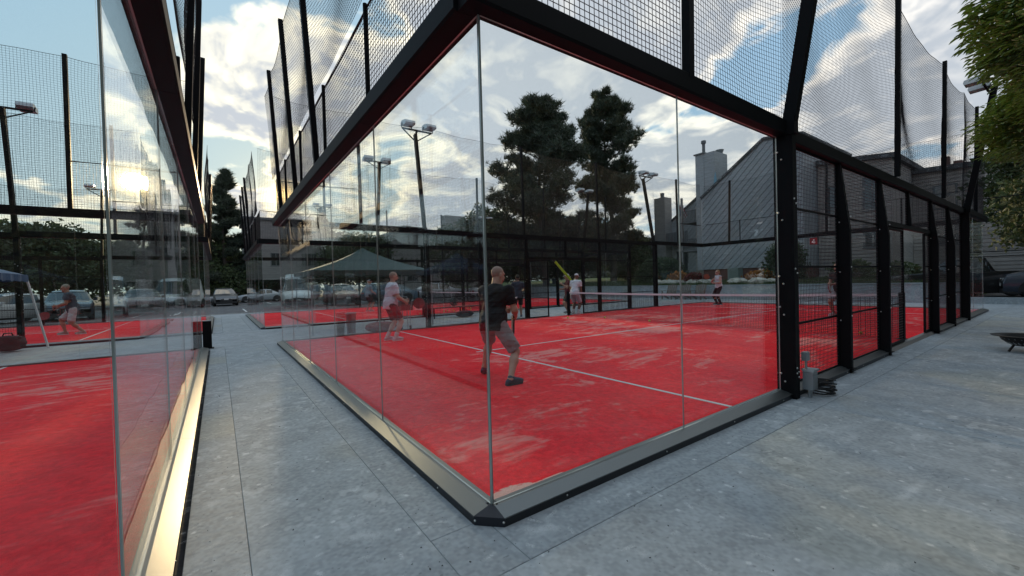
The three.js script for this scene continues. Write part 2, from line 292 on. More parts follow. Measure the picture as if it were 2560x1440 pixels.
// ---------------------------------------------------------------- the padel court enclosure
const GB = 0.087, GT = 3.045; // glass from, to
const bolt = new THREE.SphereGeometry(0.011, 8, 5);
const AX = { // wall frames: along, up, outward
  near: (u, y, o) => [u, y, o], far: (u, y, o) => [u, y, -10 - o], west: (u, y, o) => [-o, y, -u], east: (u, y, o) => [20 + o, y, -u],
};
function enclosure(name, label) {
  const C = thing(name, label, 'court enclosure', [0, 0, 0], 0, 'padel courts');
  const bx = (P, u0, y0, o0, u1, y1, o1, mb = new MB()) => mb.box(...P(u0, y0, o0), ...P(u1, y1, o1));
  const seamsLong = [[0.004, 2.036], [2.044, 4.03], [15.97, 17.956], [17.964, 19.996]], seamsShort = [[0.004, 2.036], [2.044, 4.026], [4.034, 6.016], [6.024, 8.006], [8.014, 9.996]];
  const wallOf = (P, isShort) => {
    const dirU = norm(sub(P(1, 0, 0), P(0, 0, 0))), dirO = norm(sub(P(0, 0, 1), P(0, 0, 0))), L = isShort ? 10 : 20;
    // glass panes: a box whose faces are glass and whose rims are ground edges
    for (const [a, b] of isShort ? seamsShort : seamsLong) {
      const t0 = 0.0, t1 = 0.011;
      const faces = new MB().quad(P(a, GB, t1), P(b, GB, t1), P(b, GT, t1), P(a, GT, t1)).quad(P(b, GB, t0), P(a, GB, t0), P(a, GT, t0), P(b, GT, t0));
      const pane = part('glass_pane', faces, M.glass, C);
      const rim = new MB(); const q = [[a, GB], [b, GB], [b, GT], [a, GT]];
      for (let i = 0; i < 4; i++) { const [u0, y0] = q[i], [u1, y1] = q[(i + 1) % 4]; rim.quad(P(u0, y0, t0), P(u1, y1, t0), P(u1, y1, t1), P(u0, y0, t1)); }
      part('ground_edge', rim, M.glassEdge, pane);
    }
    // kerb: light lip, sloping face, dark skirt
    const cuts = isShort ? [0, 2.6, 5.1, 7.5, 10] : [0, 4.3, 6.1, 8.05, 11.95, 13.9, 15.7, 20];
    for (let i = 0; i + 1 < cuts.length; i++) {
      const a = cuts[i] + (i ? 0.0015 : 0), b = cuts[i + 1] - (i + 2 < cuts.length ? 0.0015 : 0), gate = !isShort && cuts[i] === 8.05;
      const top = gate ? 0.06 : GB - 0.002;
      const prof = gate ? [[-0.03, 0.0], [-0.03, 0.058], [0.05, 0.058], [0.09, 0.0]] : [[-0.035, 0.03], [-0.035, top], [0.03, top], [0.132, 0.056], [0.132, 0.049], [0.03, 0.04]];
      const k = part('kerb_rail', new MB().ext(prof, (o, y, u) => P(u, y, o), a, b), M.curb, C);
      if (!gate) part('kerb_skirt', bx(P, a, -0.002, 0.02, b, 0.0485, 0.129), M.skirt, k);
      if (!gate) for (let u = a + 0.5; u < b; u += 1.1) { const s = part('screw', bolt, M.steel, k); s.position.set(...P(u, 0.028, 0.129)); s.scale.setScalar(0.55); }
    }
    // top beams
    const beams = isShort ? [[0.034, 2.04], [2.044, 6.02], [6.024, 9.966]] : [[-0.12, 4.08], [4.084, 10], [10.004, 15.916], [15.92, 20.12]];
    beams.forEach(([a, b], i) => {
      const glassy = isShort || i === 0 || i === 3;
      const W = isShort ? 0.15 : 0.12, prof = glassy ? [[-0.032, GT + 0.003], [W - 0.015, GT + 0.003], [W, GT + 0.018], [W, 3.205], [W - 0.015, 3.22], [-0.032, 3.22]] : [[-0.022, 3.02], [0.075, 3.02], [0.085, 3.03], [0.085, 3.16], [0.075, 3.17], [-0.022, 3.17]];
      part('top_beam', new MB().ext(prof, (o, y, u) => P(u, y, o), a, b), M.black, C);
    });
    // rigid mesh above the glass, with short posts and a top cord
    const wiresIn = (a, b, y0, y1, o, mb) => {
      const w = 0.002, nu = Math.round((b - a) / 0.05), nv = Math.round((y1 - y0) / 0.05);
      for (let i = 0; i <= nu; i++) { const u = lerp(a, b, i / nu); bx(P, u - w, y0, o - w, u + w, y1, o + w, mb); }
      for (let j = 0; j <= nv; j++) { const y = lerp(y0, y1, j / nv); bx(P, a, y - w, o + w * 1.1, b, y + w, o + w * 3.1, mb); }
      return mb;
    };
    for (const [a, b] of isShort ? [[0.02, 9.98]] : [[-0.02, 2.08], [17.92, 20.02]]) {
      part('upper_wire_mesh', wiresIn(a, b, 3.22, 4.22, 0.03, new MB()), M.wire, C, true);
      const cord = new MB(), pts = []; for (let u = a; u <= b + 0.01; u += 0.25) pts.push(P(u, 4.22 - 0.03 * Math.abs(Math.sin(u * 1.54)), 0.03)); cord.path(pts, 0.011, 6); part('top_cord', cord, M.cord, C);
      if (isShort) for (let u = 2.04; u < b - 0.5; u += 2.0) part('short_post', new MB().tube(P(u, 3.2, 0.05), P(u, 4.24, 0.05), 0.022, 0.022, 10), M.black, C);
    }
    // loose netting above, hung from tall poles
    const tall = isShort ? [0.02, 1.9, 4.45, 6.45, 8.6, 9.98] : P === AX.near ? [-0.05, 2.1, 4.08, 8.9, 13.05, 15.92, 17.9, 20.05] : [-0.05, 2.1, 4.08, 8.0, 12.0, 15.92, 17.9, 20.05];
    const lean = isShort ? 0.052 : 0.015, top = isShort ? 6.3 : 6.4;
    for (const [k, u] of tall.entries()) if (isShort ? k > 1 && k < 5 : k === 1 || k === 3 || k === 4 || k === 6) {
      part('net_pole', new MB().bar(P(u, 3.18, 0.085), P(u, top + 0.05, 0.085 + lean * (top - 3.2)), 0.075, 0.075, dirU), M.black, C);
    }
    const net = new MB();
    for (let k = 0; k + 1 < tall.length; k++) {
      const a = tall[k], b = tall[k + 1]; if (b - a < 0.2) continue;
      const rigid = isShort || b < 3 || a > 17, y0 = rigid ? 4.22 : 3.17, w = b - a;
      const S = (u, v) => {
        const s = (u - a) / w, bow = 4 * s * (1 - s), t = top - 0.055 * w * bow * (0.7 + 0.3 * Math.sin(k * 2.1 + (isShort ? 1 : 0)));
        const y = lerp(y0, t, v), belly = bow * 0.10 * w * Math.sin(Math.PI * clamp(v * 0.9 + 0.05)) * 0.35;
        const rip = 0.02 * Math.sin(u * 2.3 + v * 5 + k) * Math.sin(v * 3.1);
        return P(u + 0.012 * Math.sin(v * 9 + u * 3), y + 0.012 * Math.sin(u * 5 + v * 3), 0.05 + lean * (y - 3.2) - belly + rip);
      };
      const nu = Math.round(w / 0.05), nv = Math.round((top - y0) / 0.05), su = Math.max(4, Math.round(w / 0.28)), sv = Math.max(4, Math.round((top - y0) / 0.3)), r = 0.0022;
      for (let i = 0; i <= nu; i++) { const pts = []; for (let j = 0; j <= sv; j++) pts.push(S(lerp(a, b, i / nu), j / sv)); net.strand(pts, r, dirO, dirU); }
      for (let j = 0; j <= nv; j++) { const pts = []; for (let i = 0; i <= su; i++) pts.push(S(lerp(a, b, i / su), j / nv)); net.strand(pts, j === nv ? 0.006 : r, dirO, [0, 1, 0]); }
    }
    part('netting', net, M.cord, C, true);
    if (isShort) return;
    // posts of the fenced stretch
    const boltAt = (post, u, y, o) => { const s = part('bolt', bolt, M.steel, post); s.position.set(...P(u, y, o)); };
    for (const u of [4.08, 15.92]) {
      const p = part('end_post', bx(P, u - 0.048, 0.0, -0.025, u + 0.048, 3.04, 0.175), M.black, C), s = u < 10 ? -1 : 1;
      for (const y of [0.28, 1.06, 1.42, 2.16, 2.86]) { boltAt(p, u + s * 0.05, y, 0.02); boltAt(p, u + s * 0.05, y - 0.09, 0.06); }
      for (const y of [0.3, 0.36, 1.5, 2.3]) { boltAt(p, u - 0.03, y, 0.177); boltAt(p, u + 0.02, y - 0.05, 0.177); }
    }
    for (const u of [6.05, 8.03, 11.97, 13.95]) {
      const p = part('tapered_post', new MB().ext([[-0.022, 0.0], [0.15, 0.0], [0.15, 2.05], [0.045, 3.018], [-0.022, 3.018]], (o, y, d) => P(d, y, o), u - 0.036, u + 0.036), M.black, C);
      part('foot_plate', bx(P, u - 0.075, 0.0585, 0.03, u + 0.075, 0.068, 0.18), M.black, p);
      for (const y of [0.82, 1.52, 2.24]) { boltAt(p, u - 0.038, y, 0.0); boltAt(p, u - 0.038, y - 0.07, 0.03); boltAt(p, u, y, 0.152); }
    }
    part('short_tapered_post', new MB().ext([[-0.02, 2.34], [0.07, 2.34], [0.035, 3.018], [-0.02, 3.018]], (o, y, d) => P(d, y, o), 9.97, 10.03), M.black, C);
    part('gate_lintel', bx(P, 8.07, 2.26, -0.02, 11.93, 2.34, 0.04), M.black, C);
    const panel = (a, b, y0, y1, rails, frame) => {
      const pn = part(frame ? 'gate_frame' : 'panel_frame', (() => { const m = new MB(), w = frame ? 0.04 : 0.018, d = frame ? 0.02 : 0.008; bx(P, a, y0, -d, a + w, y1, d, m); bx(P, b - w, y0, -d, b, y1, d, m); bx(P, a + w, y0, -d, b - w, y0 + w, d, m); bx(P, a + w, y1 - w, -d, b - w, y1, d, m); return m; })(), M.black, C);
      for (const y of rails) part('rail', bx(P, a, y - 0.014, 0.007, b, y + 0.014, 0.013), M.black, pn);
      part('wire_mesh', wiresIn(a, b, y0, y1, 0.0, new MB()), M.wire, pn, true);
    };
    for (const [a, b] of [[4.13, 6.01], [6.09, 7.99], [12.01, 13.91], [13.99, 15.87]]) panel(a, b, 0.09, 3.015, [0.82, 1.53, 2.25]);
    panel(8.07, 9.965, 2.345, 3.015, []); panel(10.035, 11.93, 2.345, 3.015, []);
    for (const [a, b] of P === AX.near ? [[8.075, 9.62], [11.4, 11.925]] : [[8.075, 9.05], [10.9, 11.925]]) panel(a, b, 0.065, 2.25, [0.82, 1.53], true);
  };
  for (const k of ['near', 'far']) wallOf(AX[k], false);
  for (const k of ['west', 'east']) wallOf(AX[k], true);
  // chamfered corner caps and silicone seals
  for (const [X, Z, sx, sz] of [[0, 0, -1, 1], [20, 0, 1, 1], [0, -10, -1, -1], [20, -10, 1, -1]]) {
    const q = (x, y, z) => [X + sx * x, y, Z + sz * z], m = new MB(), T = GB - 0.0015;
    m.quad(q(0.03, T, 0), q(0, T, 0.03), q(0, 0.054, 0.132), q(0.132, 0.054, 0)); m.quad(q(0.132, 0.054, 0), q(0, 0.054, 0.132), q(0, -0.002, 0.129), q(0.129, -0.002, 0)); m.tri(q(0, T, 0), q(0.03, T, 0), q(0, T, 0.03)); m.quad(q(-0.035, T, -0.035), q(0.03, T, -0.035), q(0.03, T, 0), q(-0.035, T, 0));
    const cap = part('corner_cap', m, M.cap, C);
    for (const [x, z] of [[0.02, -0.02], [-0.02, 0.02]]) { const s = part('screw', bolt, M.blackMatt, cap); s.position.set(...q(x, T, z)); s.scale.setScalar(0.6); }
    for (const [x, z] of [[0.126, 0.003], [0.003, 0.126]]) { const s = part('screw', bolt, M.steel, cap); s.position.set(...q(x, 0.028, z)); s.scale.setScalar(0.7); }
    part('corner_seal', new MB().box(...q(0.001, GB, 0.001), ...q(0.0105, GT, 0.0105)), M.glassEdge, C);
  }
  return C;
}
const court1 = enclosure('court_enclosure', 'nearest glass and black steel court enclosure, with its corner in the middle foreground');
dup(court1, 'glass court enclosure at the left edge, across the narrow alley', [DX2, 0, DZ2]);
dup(court1, 'glass court enclosure behind the teal canopy, beyond the nearest court', [0, 0, DZ3]);
dup(court1, 'glass court enclosure at far left, in front of the parked cars', [DX2, 0, DZ3]);

// nets across the courts
function courtNet() {
  const n = thing('padel_net', 'black court net with white tape across the nearest court', 'net', [10, 0, -5], 0, 'court nets');
  const m = new MB(), sag = (z) => 0.88 + 0.04 * (z / 4.85) ** 2 + TURF;
  for (let i = 0; i <= 242; i++) { const z = -4.84 + i * 0.04; m.box(-0.0024, TURF + 0.01, z - 0.0024, 0.0024, sag(z) - 0.04, z + 0.0024); }
  for (let j = 0; j < 21; j++) for (let i = 0; i < 20; i++) { const z0 = -4.84 + i * 0.484, z1 = z0 + 0.484, f = (z) => TURF + 0.01 + (sag(z) - TURF - 0.06) * j / 20; m.bar([0.002, f(z0), z0], [0.002, f(z1), z1], 0.0048, 0.0048); }
  part('net_mesh', m, M.cord, n, true);
  const t = new MB(); for (let i = 0; i < 20; i++) { const z0 = -4.84 + i * 0.484, z1 = z0 + 0.484; t.bar([0, sag(z0) - 0.02, z0], [0, sag(z1) - 0.02, z1], 0.014, 0.055); } part('white_tape', t, M.tape, n);
  for (const s of [-1, 1]) { const p = part('net_post', new MB().box(-0.045, 0.02, s * 4.86, 0.045, 0.95 + TURF, s * 4.95), M.black, n); part('base_plate', new MB().box(-0.1, 0.056, s * 4.82, 0.1, 0.064, s * 4.972), M.black, p); }
  part('centre_strap', new MB().box(-0.01, TURF, -0.025, 0.01, 0.9, 0.025), M.tape, n);
  return n;
}
const net1 = courtNet();
dup(net1, 'court net of the court at the left edge', [10 + DX2, 0, -5 + DZ2]);
dup(net1, 'court net behind the teal canopy', [10, 0, -5 + DZ3]);

// floodlight masts: leaning pole, V bracket, two lamp heads
M.lampBody = plain(0.40, 0.42, 0.43, 0.4, 0.5);
M.lampGlass = phys({ color: rgb(0.55, 0.58, 0.6), roughness: 0.15, metalness: 0.1 });
function mast() {
  const n = thing('floodlight_mast', 'leaning black floodlight mast beside the grey electrical box', 'floodlight', [0, 0, 0], 0, 'floodlight masts');
  const top = [0, 6.35, 0.66];
  part('pole', new MB().bar([0, 3.2, 0.14], top, 0.09, 0.13, [0, 0, 1]), M.black, n);
  part('base_bracket', new MB().box(-0.06, 3.04, 0.09, 0.06, 3.24, 0.2), M.black, n);
  const b = new MB(), L = [-0.5, 6.42, 0.5], R = [0.5, 6.42, 0.5]; b.bar(L, R, 0.04, 0.05); b.bar(L, [0, 6.1, 0.63], 0.03, 0.03); b.bar(R, [0, 6.1, 0.63], 0.03, 0.03); b.bar([0, 6.3, 0.66], [0, 6.42, 0.5], 0.05, 0.05); part('bracket', b, M.black, n);
  for (const s of [-1, 1]) {
    const x = s * 0.36, h = part('lamp_head', new MB().ext([[-0.02, 0.02], [0.0, 0.12], [0.14, 0.15], [0.40, 0.12], [0.42, 0.05], [0.40, 0.0], [0.05, -0.02]], (a, y, d) => [d, 6.5 + y - a * 0.1, 0.56 - a], x - 0.16, x + 0.16), M.lampBody, n);
    part('lens', new MB().quad([x - 0.13, 6.485, 0.48], [x + 0.13, 6.485, 0.48], [x + 0.13, 6.452, 0.19], [x - 0.13, 6.452, 0.19]), M.lampGlass, h);
    part('yoke', new MB().bar([x - 0.17, 6.42, 0.5], [x - 0.17, 6.56, 0.42], 0.02, 0.02).bar([x + 0.17, 6.42, 0.5], [x + 0.17, 6.56, 0.42], 0.02, 0.02), M.black, h);
  }
  return n;
}
const mast1 = mast(); mast1.position.set(4.08, 0, 0);
for (const [l, x, z, t] of [['floodlight mast at the far right end, half hidden by the leafy tree', 15.92, 0, 0], ['floodlight mast behind the man in lavender, left of the glass corner edge', 4.08, -10, Math.PI], ['floodlight mast between the tall pines and the diagonal-clad house', 15.92, -10, Math.PI],
  ['floodlight mast over the court at the left edge, its lamp at the picture border', 15.92 + DX2, -10 + DZ2, Math.PI], ['floodlight mast behind the teal canopy, facing away', 4.08, DZ3, 0], ['floodlight mast at the far end of the court behind the canopy', 15.92, DZ3, 0],
  ['floodlight mast on the rear side of the court behind the canopy', 4.08, -10 + DZ3, Math.PI], ['floodlight mast beside the pine trunks, rear of the middle court', 15.92, -10 + DZ3, Math.PI], ['floodlight mast seen through the left pane, over the far left court', 15.92 + DX2, DZ3, 0], ['floodlight mast by the parked white car, rear of the far left court', 15.92 + DX2, -10 + DZ3, Math.PI]]) dup(mast1, l, [x, 0, z], t);

// ---------------------------------------------------------------- bank, lawn, houses
const boardTex = (base, seed) => tex(256, 256, (i, j) => { const N = NZ, k = 1 + (N.fbm(i / 256 * 4 + seed, j / 256 * 48, 4) - 0.5) * 0.5 + (N.n2(i * 0.6 + seed * 7, j * 0.9) - 0.5) * 0.12; return [sr(base[0] * k), sr(base[1] * k), sr(base[2] * k)]; }, true, [0.6, 0.6]);
const board = (base, seed) => { const map = boardTex(base, seed); return [1, 0.9, 1.1].map((k) => std({ map, color: rgb(Math.min(k, 1), Math.min(k, 1), Math.min(k, 1)), roughness: 0.85 })); };
M.sidingBlue = board([0.31, 0.325, 0.335], 3); M.sidingBrown = board([0.36, 0.325, 0.30], 9); M.sidingTan = board([0.25, 0.235, 0.225], 5);
M.trim = plain(0.12, 0.125, 0.13, 0.7); M.roof = std({ map: concTex([0.075, 0.075, 0.078], 23), roughness: 0.95 }); M.brick = plain(0.13, 0.06, 0.05, 0.9);
M.pane = phys({ color: rgb(0.03, 0.035, 0.04), roughness: 0.05, metalness: 0, clearcoat: 1, clearcoatRoughness: 0.02 }); 
const grassTex = tex(512, 512, (i, j) => { const k = 0.7 + 0.7 * NZ.fbm(i / 512 * 24, j / 512 * 24, 5, 24) * (0.7 + 0.6 * NY.n2(i * 0.5, j * 0.5, 256)); return [sr(0.075 * k), sr(0.105 * k), sr(0.028 * k)]; }, true, [0.25, 0.25]);
M.grass = std({ map: grassTex, roughness: 1, bumpMap: grain, bumpScale: 0.03 });
struct('lawn', new MB().quad([24.62, 0.78, -60], [24.62, 0.78, -1.1], [31, 1.15, -1.1], [31, 1.15, -60]).quad([31, 1.15, -60], [31, 1.15, -1.1], [80, 2.2, -1.1], [80, 2.2, -60]).quad([24.62, 0.78, -1.1], [24.62, -0.1, -1.1], [80, -0.1, -1.1], [80, 2.2, -1.1]), M.grass, 'sloping lawn above the retaining wall');
struct('side_parking', new MB().box(24.6, -0.05, -1.1, 70, 0.10, 40), M.asphalt, 'dark asphalt of the side car park');
{ // retaining wall in cast bays with a coping
  const t = thing('retaining_wall', 'low grey concrete retaining wall below the lawn, behind the wooden chairs', 'wall');
  for (let k = 0; k < 13; k++) part('wall_bay', new MB().box(24.36, -0.04, -40 + k * 3, 24.6, 0.84, -37.012 + k * 3), M.conc[k % 3], t);
  part('coping', new MB().box(24.33, 0.842, -40, 24.64, 0.90, -1.0), M.footing, t);
  const k = thing('concrete_kerb', 'low concrete kerb wall under the chain-link fence at right', 'kerb');
  for (let i = 0; i < 6; i++) part('kerb_block', new MB().box(24.36, -0.04, -0.99 + i * 2.4, 24.6, 0.27, 1.4 + i * 2.4), M.conc[i % 3], k);
}
{ // chain-link fence
  const t = thing('chain_link_fence', 'tall black chain-link fence beyond the far right corner', 'fence', [24.75, 0, 0]);
  for (let z = -1; z <= 12; z += 3.2) part('post', new MB().tube([0, 0.1, z], [0, 4.4, z], 0.035, 0.035, 10), M.black, t);
  for (const y of [0.15, 1.95, 2.15, 4.36]) part('rail', new MB().tube([0.04, y, -1], [0.04, y, 11.8], 0.02, 0.02, 8), M.black, t);
  const m = new MB(); for (let a = -5; a < 12; a += 0.085) for (const s of [1, -1]) { const A = [0, s > 0 ? 0.15 : 4.36, a], B = [0, s > 0 ? 4.36 : 0.15, a + 4.21]; const k0 = clamp((-1 - a) / 4.21), k1 = clamp((11.8 - a) / 4.21); if (k1 > k0) m.strand([mix3(A, B, k0), mix3(A, B, k1)], 0.0022, [1, 0, 0], [0, 0.7, 0.7]); }
  part('chain_mesh', m, M.wire, t, true);
}
// clip a convex polygon of [a, b] to c0 <= a*dx + b*dy <= c1
function strip(poly, dx, dy, c0, c1) {
  const cut = (P, s, c) => P.flatMap((p, i) => { const q = P[(i + 1) % P.length], u = s * (p[0] * dx + p[1] * dy - c), v = s * (q[0] * dx + q[1] * dy - c); const out = u >= 0 ? [p] : []; if ((u >= 0) !== (v >= 0)) out.push([lerp(p[0], q[0], u / (u - v)), lerp(p[1], q[1], u / (u - v))]); return out; });
  return cut(cut(poly, 1, c0), -1, c1);
}
// boards over a convex wall outline; map carries (along, up, out)
function boards(parent, poly, map, dx, dy, width, mats, seed, merged) {
  const r = rng(seed), c = poly.map((p) => p[0] * dx + p[1] * dy), all = mats.map(() => new MB());
  for (let k = Math.min(...c); k < Math.max(...c); k += width) {
    const p = strip(poly, dx, dy, k + 0.02, k + width - 0.02); if (p.length < 3) continue;
    const i = Math.floor(r() * mats.length), m = merged ? all[i] : new MB(), lift = 0.05 + 0.012 * r();
    m.ext(p, map, 0, lift);
    if (!merged) part('siding_board', m, mats[i], parent);
  }
  if (merged) all.forEach((m, i) => m.p.length && part('siding_boards', m, mats[i], parent, true));
}
function windowAt(parent, map, a0, b0, a1, b1, mull = 1) {
  const f = part('window', new MB().ext([[a0 - 0.08, b0 - 0.08], [a1 + 0.08, b0 - 0.08], [a1 + 0.08, b1 + 0.08], [a0 - 0.08, b1 + 0.08]], map, 0.01, 0.06), M.trim, parent);
  for (let k = 0; k <= mull; k++) part('pane', new MB().ext([[lerp(a0, a1, k / (mull + 1)) + 0.03, b0], [lerp(a0, a1, (k + 1) / (mull + 1)) - 0.03, b0], [lerp(a0, a1, (k + 1) / (mull + 1)) - 0.03, b1], [lerp(a0, a1, k / (mull + 1)) + 0.03, b1]], map, 0.058, 0.066), M.pane, f);
  part('sill', new MB().ext([[a0 - 0.12, b0 - 0.14], [a1 + 0.12, b0 - 0.14], [a1 + 0.12, b0 - 0.085], [a0 - 0.12, b0 - 0.085]], map, 0.01, 0.1), M.trim, f);
}
{ // the house with diagonal boards
  const t = thing('diagonal_clad_house', 'tall grey house end clad in diagonal boards, sloping roofline and chimney', 'house');
  const poly = [[-15.96, 2.0], [-8.9, 2.0], [-8.9, 10.62], [-9.9, 10.78], [-11.24, 10.96], [-15.86, 7.67]], F = (a, b, d) => [30.5 - d, b, a];
  part('wall', new MB().ext(poly, F, -10, 0), M.sidingBlue[1], t);
  part('plinth', new MB().box(30.54, 0.9, -15.9, 40, 1.995, -8.95), M.brick, t);
  boards(t, poly, F, -0.72, 0.69, 0.36, M.sidingBlue, 4);
  const top = [[-15.98, 7.66], [-11.26, 11.02], [-9.9, 10.86], [-8.8, 10.68]];
  for (let i = 0; i < 3; i++) part('roof', new MB().bar([35.2, top[i][1] + 0.09, top[i][0]], [35.2, top[i + 1][1] + 0.09, top[i + 1][0]], 9.7, 0.16, [0, 1, 0]), M.roof, t);
  part('fascia', new MB().ext([[-15.98, 7.55], [-11.24, 10.9], [-8.85, 10.5], [-8.85, 10.7], [-11.26, 11.1], [-15.98, 7.75]], F, 0.03, 0.07), M.trim, t);
  const ch = part('chimney', new MB().box(31, 2, -16.7, 33, 11.4, -15.97), M.sidingBlue[0], t); part('chimney_cap', new MB().box(30.9, 11.4, -16.8, 33.1, 11.5, -15.87), M.trim, ch); part('flue', new MB().tube([31.6, 11.5, -16.3], [31.6, 12.4, -16.3], 0.12, 0.12, 12).tube([31.6, 12.4, -16.3], [31.6, 12.62, -16.3], 0.19, 0.19, 12), M.trim, ch);
  const ch2 = part('chimney', new MB().box(31, 7.2, -15.95, 33, 11.4, -15.1), M.sidingBlue[2], t); part('vent', new MB().tube([32.4, 11.4, -15.4], [32.4, 11.75, -15.4], 0.2, 0.32, 12), M.trim, ch2);
  for (const [y, z] of [[3.6, -16.9], [6.0, -16.9]]) { const b = part('balcony', new MB().box(31.2, y, -18.2, 33.5, y + 0.12, -16.75), M.trim, t); for (let k = 0; k < 12; k++) part('baluster', new MB().box(31.22, y + 0.12, -18.15 + k * 0.12, 31.27, y + 1.0, -18.1 + k * 0.12), M.trim, b); part('handrail', new MB().box(31.2, y + 1.0, -18.2, 31.3, y + 1.06, -16.75), M.trim, b); }
  part('corner_post', new MB().box(31.2, 1, -18.25, 31.35, 8.2, -18.1), M.sidingTan[0], t);
  part('balcony_recess', new MB().box(33.5, 1.2, -18.25, 36, 7.7, -16.72), M.sidingBrown[0], t);
}
{ // brown wings at right
  const t = thing('brown_sided_house', 'brown house wing with horizontal siding and tall windows behind the black wire mesh', 'house'), F = (a, b, d) => [33 - d, b, a];
  const poly = [[-8.85, 1.2], [-4.97, 1.2], [-4.97, 8.5], [-8.85, 9.0]];
  part('wall', new MB().ext(poly, F, -9, 0), M.sidingBrown[1], t); boards(t, poly, F, 0, 1, 0.24, M.sidingBrown, 7);
  part('roof', new MB().bar([37.5, 9.12, -9.0], [37.5, 8.62, -4.7], 9.6, 0.3), M.roof, t);
  windowAt(t, F, -6.34, 5.5, -5.5, 7.5); windowAt(t, F, -6.34, 3.1, -5.5, 4.6); windowAt(t, F, -8.3, 5.5, -7.4, 7.3);
  const l = part('wall_lamp', new MB().box(32.9, 4.5, -7.3, 32.98, 4.62, -7.05), M.trim, t);
  const t2 = thing('low_brown_house', 'lower brown house wing with flat roof and roof vents, behind the far light pole', 'house'), F2 = (a, b, d) => [38 - d, b, a];
  const poly2 = [[-4.95, 0.2], [6, 0.2], [6, 7.6], [-4.95, 8.1]];
  part('wall', new MB().ext(poly2, F2, -8, 0), M.sidingBrown[1], t2); boards(t2, poly2, F2, 0, 1, 0.24, M.sidingBrown, 8);
  part('roof', new MB().bar([42, 8.25, -5.1], [42, 7.75, 6.2], 8.6, 0.32), M.roof, t2);
  windowAt(t2, F2, -3.9, 3.2, -2.9, 4.8); windowAt(t2, F2, -0.6, 4.6, 0.6, 6.2); windowAt(t2, F2, -3.9, 5.6, -2.9, 7.0);
  for (const [z, h] of [[-3.6, 0.9], [-3.0, 0.5], [0.5, 0.7]]) part('roof_vent', new MB().box(39.5, 8.2, z - 0.2, 40, 8.3 + h, z + 0.2), M.brick, t2);
}
{ // second house further along the bank
  const t = thing('distant_grey_house', 'grey townhouse with pale chimney and dark balcony, between pines and diagonal-clad house', 'house'), F = (a, b, d) => [42 - d, b, a];
  const poly = [[-31, 1.5], [-19.2, 1.5], [-19.2, 10.2], [-22.8, 10.2], [-31, 4.6]];
  part('wall', new MB().ext(poly, F, -8, 0), M.sidingBlue[1], t); boards(t, poly, F, -0.72, 0.69, 0.36, M.sidingBlue, 14);
  part('roof', new MB().bar([46, 4.7, -31.1], [46, 10.3, -22.75], 8.4, 0.2), M.roof, t); part('roof', new MB().bar([46, 10.3, -22.75], [46, 10.3, -19], 8.4, 0.2), M.roof, t);
  const ch = part('chimney', new MB().box(40.6, 1.5, -27.5, 41.95, 10.7, -26.1), M.sidingTan[0], t); part('flue', new MB().tube([41.2, 10.7, -26.8], [41.2, 11.3, -26.8], 0.2, 0.24, 10), M.trim, ch);
  const b = part('balcony', new MB().box(40.4, 5.2, -25.9, 42, 5.35, -23.2), M.sidingBrown[1], t); for (let k = 0; k < 14; k++) part('baluster', new MB().box(40.42, 5.35, -25.88 + k * 0.19, 40.5, 6.5, -25.78 + k * 0.19), M.trim, b);
  windowAt(t, F, -25.6, 2.2, -24.2, 4.4); windowAt(t, F, -22.6, 5.4, -21.2, 7.6);
}
{ // flag on an angled pole at the balcony
  const t = thing('flag', 'striped red and white flag on a slanted pole at the house balcony', 'flag', [32, 6.6, -18.6]);
  part('pole', new MB().tube([0, 0, 0.4], [-0.2, 1.6, -0.7], 0.02, 0.02, 8), M.galv, t);
  const red = plain(0.35, 0.03, 0.035, 0.8), wht = plain(0.55, 0.55, 0.55, 0.8), blu = plain(0.03, 0.04, 0.12, 0.8);
  for (let k = 0; k < 9; k++) { const f = (s, j) => [-0.16 + s * 0.1 + 0.05 * Math.sin(j + s * 6), 1.35 - s * 1.15 - j * 0.03, -0.55 + j * 0.085 + s * 0.35 + 0.04 * Math.sin(s * 7 + j)]; const m = new MB(); for (let i = 0; i < 5; i++) m.quad(f(i / 5, k), f((i + 1) / 5, k), f((i + 1) / 5, k + 1), f(i / 5, k + 1)); part('stripe', m, k < 4 ? blu : k % 2 ? wht : red, t); }
}
